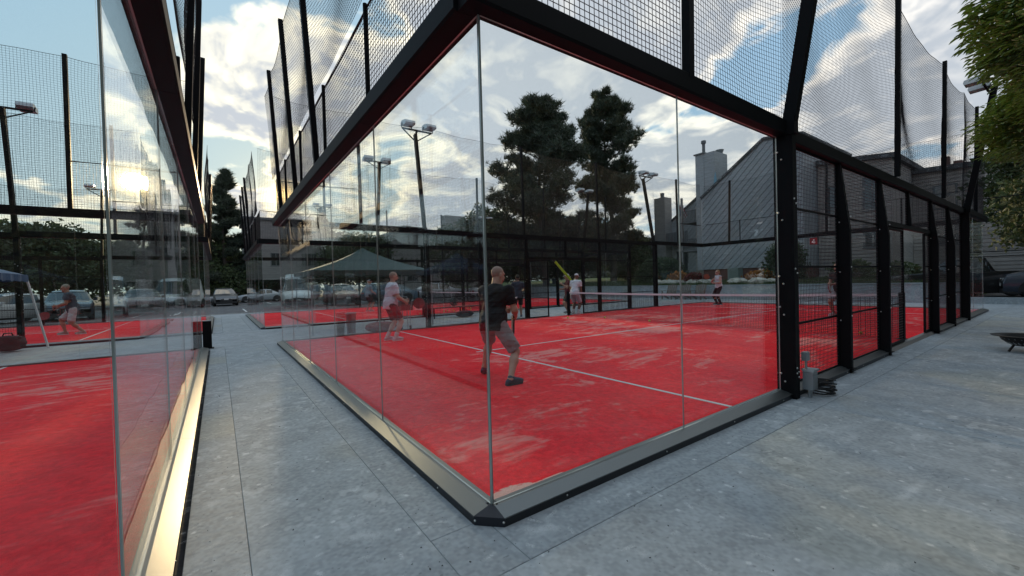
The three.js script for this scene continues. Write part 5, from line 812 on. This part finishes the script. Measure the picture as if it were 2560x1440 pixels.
// o: skin, shirt, shorts, shoe colours; lean (rad), twist, hip height, feet [[x,z,turn] left, right], hands [[x,y,z] left, right] in own axes; faces +z
function person(label, pos, turn, o) {
  const t = thing('person', label, 'person', [pos[0], pos[1], pos[2]], turn), h = o.h ?? 0.018, S = o.size ?? 1, fat = o.fat ?? 1;
  const hip = [0, (o.hip ?? 0.9) * S, o.hipz ?? 0], fw = [0, -Math.sin(o.lean ?? 0.05), Math.cos(o.lean ?? 0.05)], up = [0, Math.cos(o.lean ?? 0.05), Math.sin(o.lean ?? 0.05)], tw = o.twist ?? 0, X = norm([Math.cos(tw), 0, -Math.sin(tw)]);
  const chest = add(hip, mul(up, 0.36 * S)), neck = add(hip, mul(up, 0.53 * S)), sh = (s) => add(add(neck, mul(X, -s * 0.185 * S * (o.broad ?? 1))), mul(up, -0.055 * S));
  const hu = norm(o.headUp ?? add(mul(up, 0.6), [0, 0.5, 0])), hf0 = o.look ?? fw, hf = norm(sub(hf0, mul(hu, dot(hf0, hu)))), hx = cross(hu, hf), head = add(neck, add(mul(hu, 0.165 * S), mul(hf, 0.03)));
  const L = (p) => add(head, add(add(mul(hx, p[0] * S), mul(hu, p[1] * S)), mul(hf, p[2] * S)));
  const hj = (s) => add(hip, [-s * 0.095 * S, -0.03, 0]); // s = +1 is the person's right, at -x when facing +z
  const legs = [-1, 1].map((s, i) => { const [fx, fz, ft = 0, lift = 0] = o.feet[i], ank = [fx, 0.085 * S + lift, fz], [knee, an] = ik(hj(s), ank, 0.445 * S, 0.43 * S, [fx * 0.6 + Math.sin(ft) * 0.3, 0, 1]); return { hip: hj(s), knee, ank: an, dir: [Math.sin(ft), 0, Math.cos(ft)], lift, s }; });
  const arms = [-1, 1].map((s, i) => { const sp = sh(s), [el, wr] = ik(sp, add(chest, o.hands[i]), 0.30 * S, 0.26 * S, o.poles?.[i] ?? [-s * 0.5, -0.6, -0.6]); return { sh: sp, el, wr, s }; });
  // body: one skin
  const P = [ell(add(hip, [0, 0.04, 0]), [0.155 * S * fat, 0.13 * S, 0.11 * S * fat]), cone(add(hip, mul(up, 0.05)), chest, 0.115 * S * fat, 0.13 * S * fat), ell(add(chest, mul(up, 0.04)), [0.165 * S * (o.broad ?? 1), 0.15 * S, 0.105 * S * fat]), cone(neck, add(head, mul(hu, -0.05 * S)), 0.062 * S * (o.neck ?? 1), 0.057 * S * (o.neck ?? 1))];
  for (const l of legs) P.push(cone(l.hip, l.knee, 0.088 * S * fat, 0.058 * S), cone(l.knee, mix3(l.knee, l.ank, 0.35), 0.056 * S, 0.061 * S), cone(mix3(l.knee, l.ank, 0.35), l.ank, 0.06 * S, 0.036 * S), cone(l.ank, add(l.ank, add(mul(l.dir, 0.13 * S), [0, -0.05 * S, 0])), 0.038 * S, 0.03 * S));
  for (const a of arms) P.push(cone(a.sh, a.el, 0.056 * S * Math.sqrt(fat), 0.044 * S), cone(a.el, mix3(a.el, a.wr, 0.3), 0.044 * S, 0.044 * S), cone(mix3(a.el, a.wr, 0.3), a.wr, 0.044 * S, 0.028 * S));
  const geos = [solid(P, h, 0.035)];
  // head on a finer grid
  const H = [ell(L([0, 0.035, -0.012]), [0.077 * S, 0.098 * S, 0.097 * S], [hx, hu, hf]), ell(L([0, -0.035, 0.022]), [0.060 * S, 0.078 * S, 0.070 * S], [hx, hu, hf]), cone(L([0, -0.095, 0.06]), L([0, -0.09, 0.052]), 0.026 * S, 0.03 * S), cone(L([0, 0.012, 0.088]), L([0, -0.024, 0.112]), 0.010 * S, 0.016 * S), cone(L([-0.03, -0.062, 0.078]), L([0.03, -0.062, 0.078]), 0.013 * S, 0.013 * S), cone(L([-0.045, 0.028, 0.07]), L([0.045, 0.028, 0.07]), 0.016 * S, 0.016 * S), cone(L([0, -0.06, -0.02]), neck, 0.058 * S * (o.neck ?? 1), 0.062 * S * (o.neck ?? 1))];
  for (const s of [-1, 1]) H.push(ell(L([s * 0.080, -0.005, -0.012]), [0.012 * S, 0.032 * S, 0.020 * S], [hx, hu, hf]));
  geos.push(solid(H, o.fine ?? 0.008, 0.018));
  // hands: palm, four bent fingers of unequal length, a thumb from the side
  const grips = arms.map((a) => {
    const d = norm(o.handDir?.[a.s < 0 ? 0 : 1] ?? sub(a.wr, a.el)), pn0 = o.palm?.[a.s < 0 ? 0 : 1] ?? [a.s, 0, 0.2], pn = norm(sub(pn0, mul(d, dot(pn0, d)))), sd = cross(d, pn), c = o.curl?.[a.s < 0 ? 0 : 1] ?? 0.5, hp = (f, q, n) => add(add(add(a.wr, mul(d, f * S)), mul(sd, q * S)), mul(pn, n * S)), G = [slab2(hp(0.01, 0, 0), hp(0.085, 0, 0), 0.032 * S, 0.042 * S, 0.42, sd), cone(mix3(a.el, a.wr, 0.85), hp(0.02, 0, 0), 0.029 * S, 0.026 * S)];
    [[-0.031, 0.068], [-0.010, 0.078], [0.011, 0.074], [0.031, 0.058]].forEach(([q, l]) => { const b1 = c * 1.1, b2 = c * 2.3, p0 = hp(0.085, q, 0), p1 = add(p0, add(mul(d, Math.cos(b1) * l * 0.5 * S), mul(pn, Math.sin(b1) * l * 0.5 * S))), p2 = add(p1, add(mul(d, Math.cos(b2) * l * 0.5 * S), mul(pn, Math.sin(b2) * l * 0.5 * S))); G.push(cone(p0, p1, 0.0092 * S, 0.0086 * S), cone(p1, p2, 0.0086 * S, 0.0072 * S)); });
    const k = a.s; G.push(cone(hp(0.03, k * 0.034, 0.008), hp(0.065, k * 0.058, 0.024), 0.0115 * S, 0.010 * S), cone(hp(0.065, k * 0.058, 0.024), hp(0.085, k * 0.048, 0.048), 0.010 * S, 0.008 * S));
    geos.push(solid(G, o.handCell ?? 0.006, 0.008));
    return { at: hp(0.085, 0, 0.028), d, pn, sd };
  });
  part('body', mergeGeometries(geos), o.skin, t);
  // eyes, so that the face reads
  for (const s of [-1, 1]) { const e = part('eye', new THREE.SphereGeometry(0.0095 * S, 10, 8), M.eye, t); e.position.set(...L([s * 0.031, 0.012, 0.081])); }
  // shirt
  const sl = o.sleeve ?? 0.62, SH = [ell(add(hip, mul(up, 0.06 * S)), [0.178 * S * fat, 0.15 * S, 0.135 * S * fat]), cone(add(hip, mul(up, 0.02)), chest, 0.145 * S * fat, 0.150 * S * fat), ell(add(chest, mul(up, 0.05 * S)), [0.192 * S * (o.broad ?? 1), 0.155 * S, 0.132 * S * fat]), cone(add(neck, mul(up, -0.05 * S)), add(neck, mul(up, -0.01 * S)), 0.10 * S, 0.078 * S)], cutS = [[add(hip, mul(up, -(o.hem ?? 0.12) * S)), mul(up, -1)], [add(neck, mul(up, 0.028 * S)), up]];
  if (o.belly) SH.push(ell(add(add(hip, mul(up, 0.13 * S)), mul(fw, 0.05)), [0.165 * S, 0.14 * S, 0.14 * S]));
  for (const a of arms) { const e = mix3(a.sh, a.el, sl); SH.push(cone(a.sh, e, 0.076 * S * Math.sqrt(fat), (sl > 0.1 ? 0.068 : 0.05) * S)); if (sl > 0.1) cutS.push([e, norm(sub(a.el, a.sh)), 0.13]); }
  SH.push(cone(add(hip, mul(up, -0.06)), add(hip, mul(up, 0.05)), 0.168 * S * fat, 0.165 * S * fat));
  part('shirt', solid(SH, o.clothCell ?? h * 0.8, 0.045, cutS, 0.008, o.seed ?? 1), o.shirt, t);
  // shorts or trousers
  const sf = o.short ?? 0.86, SP = [ell(add(hip, [0, -0.0, 0]), [0.17 * S * fat, 0.14 * S, 0.13 * S * fat])], cutP = [];
  for (const l of legs) { if (sf < 1) { const e = mix3(l.hip, l.knee, sf); SP.push(cone(l.hip, e, 0.105 * S * fat, 0.098 * S)); cutP.push([e, norm(sub(l.knee, l.hip)), 0.2]); } else { SP.push(cone(l.hip, l.knee, 0.1 * S * fat, 0.07 * S), cone(l.knee, mix3(l.knee, l.ank, 0.93), 0.07 * S, 0.058 * S)); } }
  part(sf < 1 ? 'shorts' : 'trousers', solid(SP, o.clothCell ?? h * 0.8, 0.03, cutP, 0.005, (o.seed ?? 1) + 5), o.shorts, t);
  // shoes
  for (const l of legs) {
    const dn = l.lift ? norm(add(l.dir, [0, -0.45, 0])) : l.dir, heel = add(l.ank, add(mul(l.dir, -0.035 * S), [0, -0.045 * S, 0])), ball = add(heel, mul(dn, 0.17 * S)), toe = add(heel, mul(dn, 0.215 * S)), side = norm(cross(l.dir, [0, 1, 0]));
    const shoe = part('shoe', solid([cone(heel, ball, 0.044 * S, 0.041 * S), cone(ball, toe, 0.041 * S, 0.030 * S), cone(add(l.ank, [0, -0.02, 0]), add(l.ank, [0, 0.012, 0]), 0.043 * S, 0.041 * S), cone(add(l.ank, mul(l.dir, 0.03 * S)), ball, 0.038 * S, 0.033 * S)], o.fine ? 0.009 : 0.013, 0.02, [[add(heel, [0, -0.02 * S, 0]), [0, -1, 0]]]), o.shoe, t);
    part('sole', new MB().bar(add(heel, [0, -0.026 * S, 0]), add(toe, [0, -0.024 * S, 0]), 0.078 * S, 0.026 * S).bar(add(add(heel, mul(dn, -0.035 * S)), [0, -0.026 * S, 0]), heel.map((v, i) => v + (i === 1 ? -0.026 * S : 0)), 0.066 * S, 0.026 * S), o.sole ?? M.white, shoe);
    if (o.socks) part('sock', solid([cone(add(l.ank, [0, -0.01, 0]), mix3(l.ank, l.knee, 0.3), 0.047 * S, 0.055 * S)], 0.012, 0.01, [[mix3(l.ank, l.knee, 0.3), norm(sub(l.knee, l.ank))]]), o.socks, t);
  }
  // hair, cap, glasses
  if (o.hair) part('hair', solid([ell(L([0, 0.048, -0.026]), [0.083 * S, 0.096 * S, 0.096 * S], [hx, hu, hf]), ...(o.tail ? [cone(L([0, 0.02, -0.11]), L([0, -0.10, -0.15]), 0.035, 0.02)] : [])], 0.009, 0.02, [[L([0, 0.035, 0.045]), norm(add(mul(hf, 0.8), mul(hu, -0.6)))], [L([0, -0.045, 0]), mul(hu, -1), 0.13]]), o.hair, t);
  if (o.stubble) part('stubble', solid([ell(L([0, 0.036, -0.016]), [0.0785 * S, 0.0985 * S, 0.0975 * S], [hx, hu, hf])], 0.006, 0.01, [[L([0, 0.02, 0.02]), norm(add(mul(hf, 0.9), mul(hu, -0.35)))], [L([0, -0.035, 0]), mul(hu, -1)]]), o.stubble, t);
  if (o.cap) { const c = part('cap', solid([ell(L([0, 0.055, -0.012]), [0.086 * S, 0.088 * S, 0.102 * S], [hx, hu, hf])], 0.008, 0.01, [[L([0, 0.052, 0]), mul(hu, -1)]]), o.cap, t); part('visor', solid([slab2(L([0, 0.058, 0.07]), L([0, 0.04, 0.145]), 0.07, 0.055, 0.12, hx)], 0.008, 0.01), o.cap, c); }
  if (o.glasses) part('sunglasses', solid([slab2(L([-0.034, 0.012, 0.088]), L([-0.034, 0.01, 0.0885]), 0.026, 0.026, 0.3, hx), slab2(L([0.034, 0.012, 0.088]), L([0.034, 0.01, 0.0885]), 0.026, 0.026, 0.3, hx), cone(L([-0.06, 0.016, 0.075]), L([-0.08, 0.014, -0.01]), 0.004, 0.004), cone(L([0.06, 0.016, 0.075]), L([0.08, 0.014, -0.01]), 0.004, 0.004)], 0.005, 0.006), M.trimBlack, t);
  if (o.beard) part('beard', solid([ell(L([0, -0.075, 0.045]), [0.052 * S, 0.05 * S, 0.052 * S], [hx, hu, hf])], 0.008, 0.01, [[L([0, -0.045, 0.06]), hu]]), o.beard, t);
  t.updateMatrixWorld(true);
  const world = (p) => V3(...p).applyMatrix4(t.matrixWorld).toArray();
  return { t, L, up, chest, neck, arms, hands: grips.map((g) => ({ at: world(g.at), d: V3(...g.d).transformDirection(t.matrixWorld).toArray(), sd: V3(...g.sd).transformDirection(t.matrixWorld).toArray(), pn: V3(...g.pn).transformDirection(t.matrixWorld).toArray() })), world };
}
M.eye = plain(0.05, 0.04, 0.035, 0.2);
// padel racket: drilled teardrop blade with rim, bridge, grip and strap; built along +y from the grip
function racket(label, at, along, face, rimMat, faceMat) {
  const t = thing('padel_racket', label, 'racket', [0, 0, 0], 0, 'padel rackets'), sh = new THREE.Shape(), N = 40; for (let k = 0; k <= N; k++) { const a = k / N * 6.283 - 1.5708, w = 0.128 * (Math.sin(a) < 0 ? 1 - 0.22 * Math.sin(a) ** 2 : 1), x = Math.cos(a) * w, y = 0.315 + Math.sin(a) * 0.142; k ? sh.lineTo(x, y) : sh.moveTo(x, y); }
  for (let i = -3; i <= 3; i++) for (let j = -3; j <= 3; j++) if (i * i + j * j < 10.5) { const hole = new THREE.Path(); hole.absellipse(i * 0.026, 0.325 + j * 0.026, 0.006, 0.006, 0, 6.283, true); sh.holes.push(hole); }
  const bl = new THREE.ExtrudeGeometry(sh, { depth: 0.032, bevelEnabled: false, curveSegments: 6 }); bl.translate(0, 0, -0.016); part('blade', bl, faceMat, t);
  const rim = []; for (let k = 0; k <= N; k++) { const a = k / N * 6.283 - 1.5708, w = 0.13 * (Math.sin(a) < 0 ? 1 - 0.22 * Math.sin(a) ** 2 : 1); rim.push([Math.cos(a) * w, 0.315 + Math.sin(a) * 0.144, 0]); } part('rim', new MB().path(rim, 0.015, 7), rimMat, t);
  part('throat', new MB().bar([-0.018, 0.08, 0], [-0.05, 0.2, 0], 0.026, 0.024, [0, 0, 1]).bar([0.018, 0.08, 0], [0.05, 0.2, 0], 0.026, 0.024, [0, 0, 1]), rimMat, t);
  part('grip', new MB().tube([0, -0.07, 0], [0, 0.09, 0], 0.017, 0.016, 12), M.trimBlack, t);
  const y = V3(...norm(along)), z = V3(...face).sub(y.clone().multiplyScalar(V3(...face).dot(y))).normalize(), x = y.clone().cross(z); t.applyMatrix4(new THREE.Matrix4().makeBasis(x, y, z).setPosition(...at));
  return t;
}
const grey = cloth(0.27, 0.25, 0.26), blk = cloth(0.013, 0.013, 0.016), whiteC = cloth(0.58, 0.58, 0.62), lav = cloth(0.62, 0.62, 0.70), maroon = cloth(0.10, 0.02, 0.028), navyC = cloth(0.05, 0.06, 0.085), dark = cloth(0.03, 0.025, 0.025);
const Y = TURF + 0.003;
{ // man in black, nearest
  const p = person('bald man in black t-shirt and grey shorts crouching ready, nearest the glass', [1.86, Y, -2.78], 2.08, { skin: SK.fair, shirt: blk, shorts: grey, shoe: cloth(0.045, 0.06, 0.10), sole: plain(0.04, 0.045, 0.06, 0.8), lean: 0.25, hip: 0.83, hipz: -0.06, size: 0.985, fat: 1.14, broad: 1.1, neck: 1.15, belly: true, h: 0.012, fine: 0.005, handCell: 0.004, clothCell: 0.010, feet: [[0.34, 0.26, 0.1, 0.02], [-0.33, -0.22, -0.55]], hands: [[0.03, -0.2, 0.3], [-0.19, -0.27, 0.27]], curl: [0.85, 0.9], look: [-0.45, -0.08, 1], short: 0.94, stubble: phys({ color: rgb(0.30, 0.19, 0.15), roughness: 0.6 }), seed: 3, sleeve: 0.72, hem: 0.13 });
  const w = p.hands[1]; racket('dark padel racket held low by the man in black', w.at, [0.45, -0.5, -0.75], [0.83, 0, 0.5], plain(0.03, 0.03, 0.035, 0.5), plain(0.10, 0.11, 0.13, 0.45));
  // swooshing chest and sleeve marks
  const mk = (pts, par) => { const m = new MB(); for (let i = 0; i + 1 < pts.length; i++) m.bar(pts[i], pts[i + 1], 0.007, 0.012); return part('printed_mark', m, M.white, par); };
  const a = p.arms[1], c0 = add(mix3(a.sh, a.el, 0.45), [-0.077, 0.01, 0.0]); mk([add(c0, [0, 0.012, -0.02]), c0, add(c0, [0, 0.014, 0.035])], p.t);
}
{ const p = person('man in lavender t-shirt and dark red shorts holding a racket, seen through the left pane', [2.18, Y, -8.05], Math.PI / 2 + 0.05, { skin: SK.fair, shirt: lav, shorts: maroon, shoe: cloth(0.5, 0.5, 0.55), lean: 0.12, hip: 0.9, size: 1.0, fat: 1.05, feet: [[0.13, -0.06, 0.1], [-0.14, 0.05, -0.1]], hands: [[0.02, -0.26, 0.34], [-0.14, -0.30, 0.28]], curl: [0.8, 0.85], h: 0.014, fine: 0.007, seed: 7, sleeve: 0.7, beard: plain(0.10, 0.065, 0.05, 0.9), stubble: phys({ color: rgb(0.30, 0.20, 0.15), roughness: 0.6 }), short: 0.85, socks: cloth(0.5, 0.5, 0.5), look: [-0.1, -0.12, 1] });
  racket('dark red padel racket held by the man in lavender', p.hands[1].at, [1, -0.06, 0.25], [0.2, 0.1, 1], plain(0.04, 0.03, 0.03, 0.5), plain(0.20, 0.035, 0.04, 0.4)); }
{ person('man in white cap, shirt and shorts stooping in the far gateway', [10.45, Y, -10.02], Math.PI / 2 + 0.35, { skin: SK.brown, shirt: whiteC, shorts: cloth(0.5, 0.5, 0.56), shoe: cloth(0.55, 0.55, 0.57), lean: 0.32, hip: 0.86, feet: [[0.1, 0.02, 0.1], [-0.12, 0.0, -0.1]], hands: [[0.15, -0.42, 0.12], [-0.2, -0.46, 0.1]], socks: cloth(0.6, 0.6, 0.6), cap: cloth(0.6, 0.6, 0.62), look: [0, -0.45, 1], seed: 9, size: 1.0 }); }
{ const p = person('person in dark shirt half hidden behind the man in white, carrying a green tube', [11.15, 0.0, -11.1], Math.PI / 2 + 2.6, { skin: SK.tan, shirt: maroon, shorts: dark, shoe: cloth(0.2, 0.2, 0.2), feet: [[0.11, 0, 0.1], [-0.11, 0.02, -0.1]], hands: [[0.2, 0.02, 0.3], [-0.12, -0.2, 0.28]], curl: [0.8, 0.8], cap: cloth(0.5, 0.5, 0.5), seed: 11 });
  const t = thing('ball_tube', 'bright green ball pick-up tube held slanted in the far gateway', 'tube', [0, 0, 0]), a = p.hands[1].at, A = [10.05, 2.25, -10.72], B = [11.0, 1.45, -10.78], m = plain(0.42, 0.68, 0.03, 0.4); part('tube', new MB().tube(A, B, 0.05, 0.05, 16), m, t); part('end_cap', new MB().tube(add(A, mul(norm(sub(A, B)), 0.12)), A, 0.053, 0.053, 16), M.trimBlack, t); part('end_cap', new MB().tube(B, add(B, mul(norm(sub(B, A)), 0.1)), 0.053, 0.053, 16), M.trimBlack, t); }
{ person('man in grey shirt and dark shorts with his back turned, behind the man in black', [8.55, 0.0, -11.3], Math.PI * 0.85, { skin: SK.tan, shirt: navyC, shorts: blk, shoe: cloth(0.08, 0.1, 0.16), feet: [[0.11, 0, 0.15], [-0.11, 0.03, -0.15]], hands: [[0.12, 0.16, 0.42], [-0.2, -0.2, 0.2]], hair: plain(0.02, 0.016, 0.013, 0.8), seed: 13, size: 1.0 }); }
{ const p = person('woman in white tank top, sunglasses and dark leggings beyond the net', [18.4, Y, -8.3], -Math.PI / 2 - 0.45, { skin: SK.fair, shirt: whiteC, shorts: cloth(0.04, 0.018, 0.022), shoe: dark, size: 0.98, broad: 0.86, fat: 1.0, feet: [[0.13, 0, 0.1], [-0.15, 0, -0.12]], hands: [[0.05, -0.17, 0.22], [-0.10, -0.02, 0.24]], curl: [0.8, 0.8], sleeve: 0.02, short: 1, hair: plain(0.28, 0.17, 0.08, 0.7), tail: true, glasses: true, seed: 15, hem: 0.06, poles: [[0.8, -0.5, -0.3], [-0.8, -0.5, -0.3]] });
  racket('black and orange padel racket held before the woman', p.hands[1].at, [-0.25, 0.5, -0.85], [-1, 0.1, 0.1], plain(0.02, 0.02, 0.02, 0.5), plain(0.22, 0.06, 0.03, 0.4)); }
{ const p = person('bearded man in dark shirt behind the near wire mesh, half hidden by a tapered post', [14.85, Y, -2.5], -Math.PI / 2 - 0.3, { skin: SK.tan, shirt: dark, shorts: cloth(0.3, 0.29, 0.3), shoe: cloth(0.5, 0.5, 0.5), lean: 0.18, hip: 0.88, feet: [[0.15, 0, 0.1], [-0.18, 0.04, -0.1]], hands: [[0.02, -0.2, 0.32], [-0.06, -0.22, 0.33]], curl: [0.85, 0.85], hair: plain(0.05, 0.03, 0.02, 0.8), beard: plain(0.06, 0.035, 0.025, 0.9), seed: 17 });
  racket('pale padel racket held by the bearded man', p.hands[1].at, [-0.9, -0.3, 0.2], [0, 0.2, 1], plain(0.3, 0.05, 0.05, 0.5), plain(0.5, 0.5, 0.5, 0.4)); }
{ const p = person('player in pale cap, patterned dark shirt and white shorts bending on the far left court', [-5.4, Y, -18.2], -Math.PI / 2 + 0.2, { skin: SK.tan, shirt: cloth(0.07, 0.085, 0.11), shorts: cloth(0.5, 0.49, 0.5), shoe: cloth(0.35, 0.33, 0.3), lean: 0.22, hip: 0.88, feet: [[0.16, -0.22, 0.1], [-0.14, 0.2, -0.1]], hands: [[0.05, -0.25, 0.3], [-0.12, -0.32, 0.3]], curl: [0.85, 0.85], hair: plain(0.30, 0.25, 0.2, 0.8), seed: 19, size: 1.02, short: 0.95 });
  racket('red padel racket held low on the far left court', p.hands[1].at, [-0.7, -0.7, 0.1], [0, 0.2, 1], plain(0.03, 0.02, 0.02, 0.5), plain(0.25, 0.03, 0.035, 0.4)); }
{ const p = person('player in white cap, pale blue shirt and dark shorts on the court behind the canopy', [5.3, Y, -20.6], Math.PI / 2 + 0.3, { skin: SK.tan, shirt: cloth(0.22, 0.30, 0.34), shorts: dark, shoe: cloth(0.3, 0.3, 0.28), lean: 0.1, feet: [[0.15, 0, 0.1], [-0.13, 0.05, -0.1]], hands: [[0.08, -0.22, 0.28], [-0.16, -0.28, 0.26]], curl: [0.85, 0.85], cap: cloth(0.55, 0.56, 0.58), seed: 21, short: 0.9 });
  racket('black padel racket held by the player behind the canopy', p.hands[1].at, [0.8, -0.55, 0.2], [0, 0.2, 1], plain(0.02, 0.02, 0.02, 0.5), plain(0.05, 0.05, 0.055, 0.4)); }

scene.traverse((o) => { if (o.isMesh) { o.castShadow = true; o.receiveShadow = true; } });
renderer.render(scene, camera);
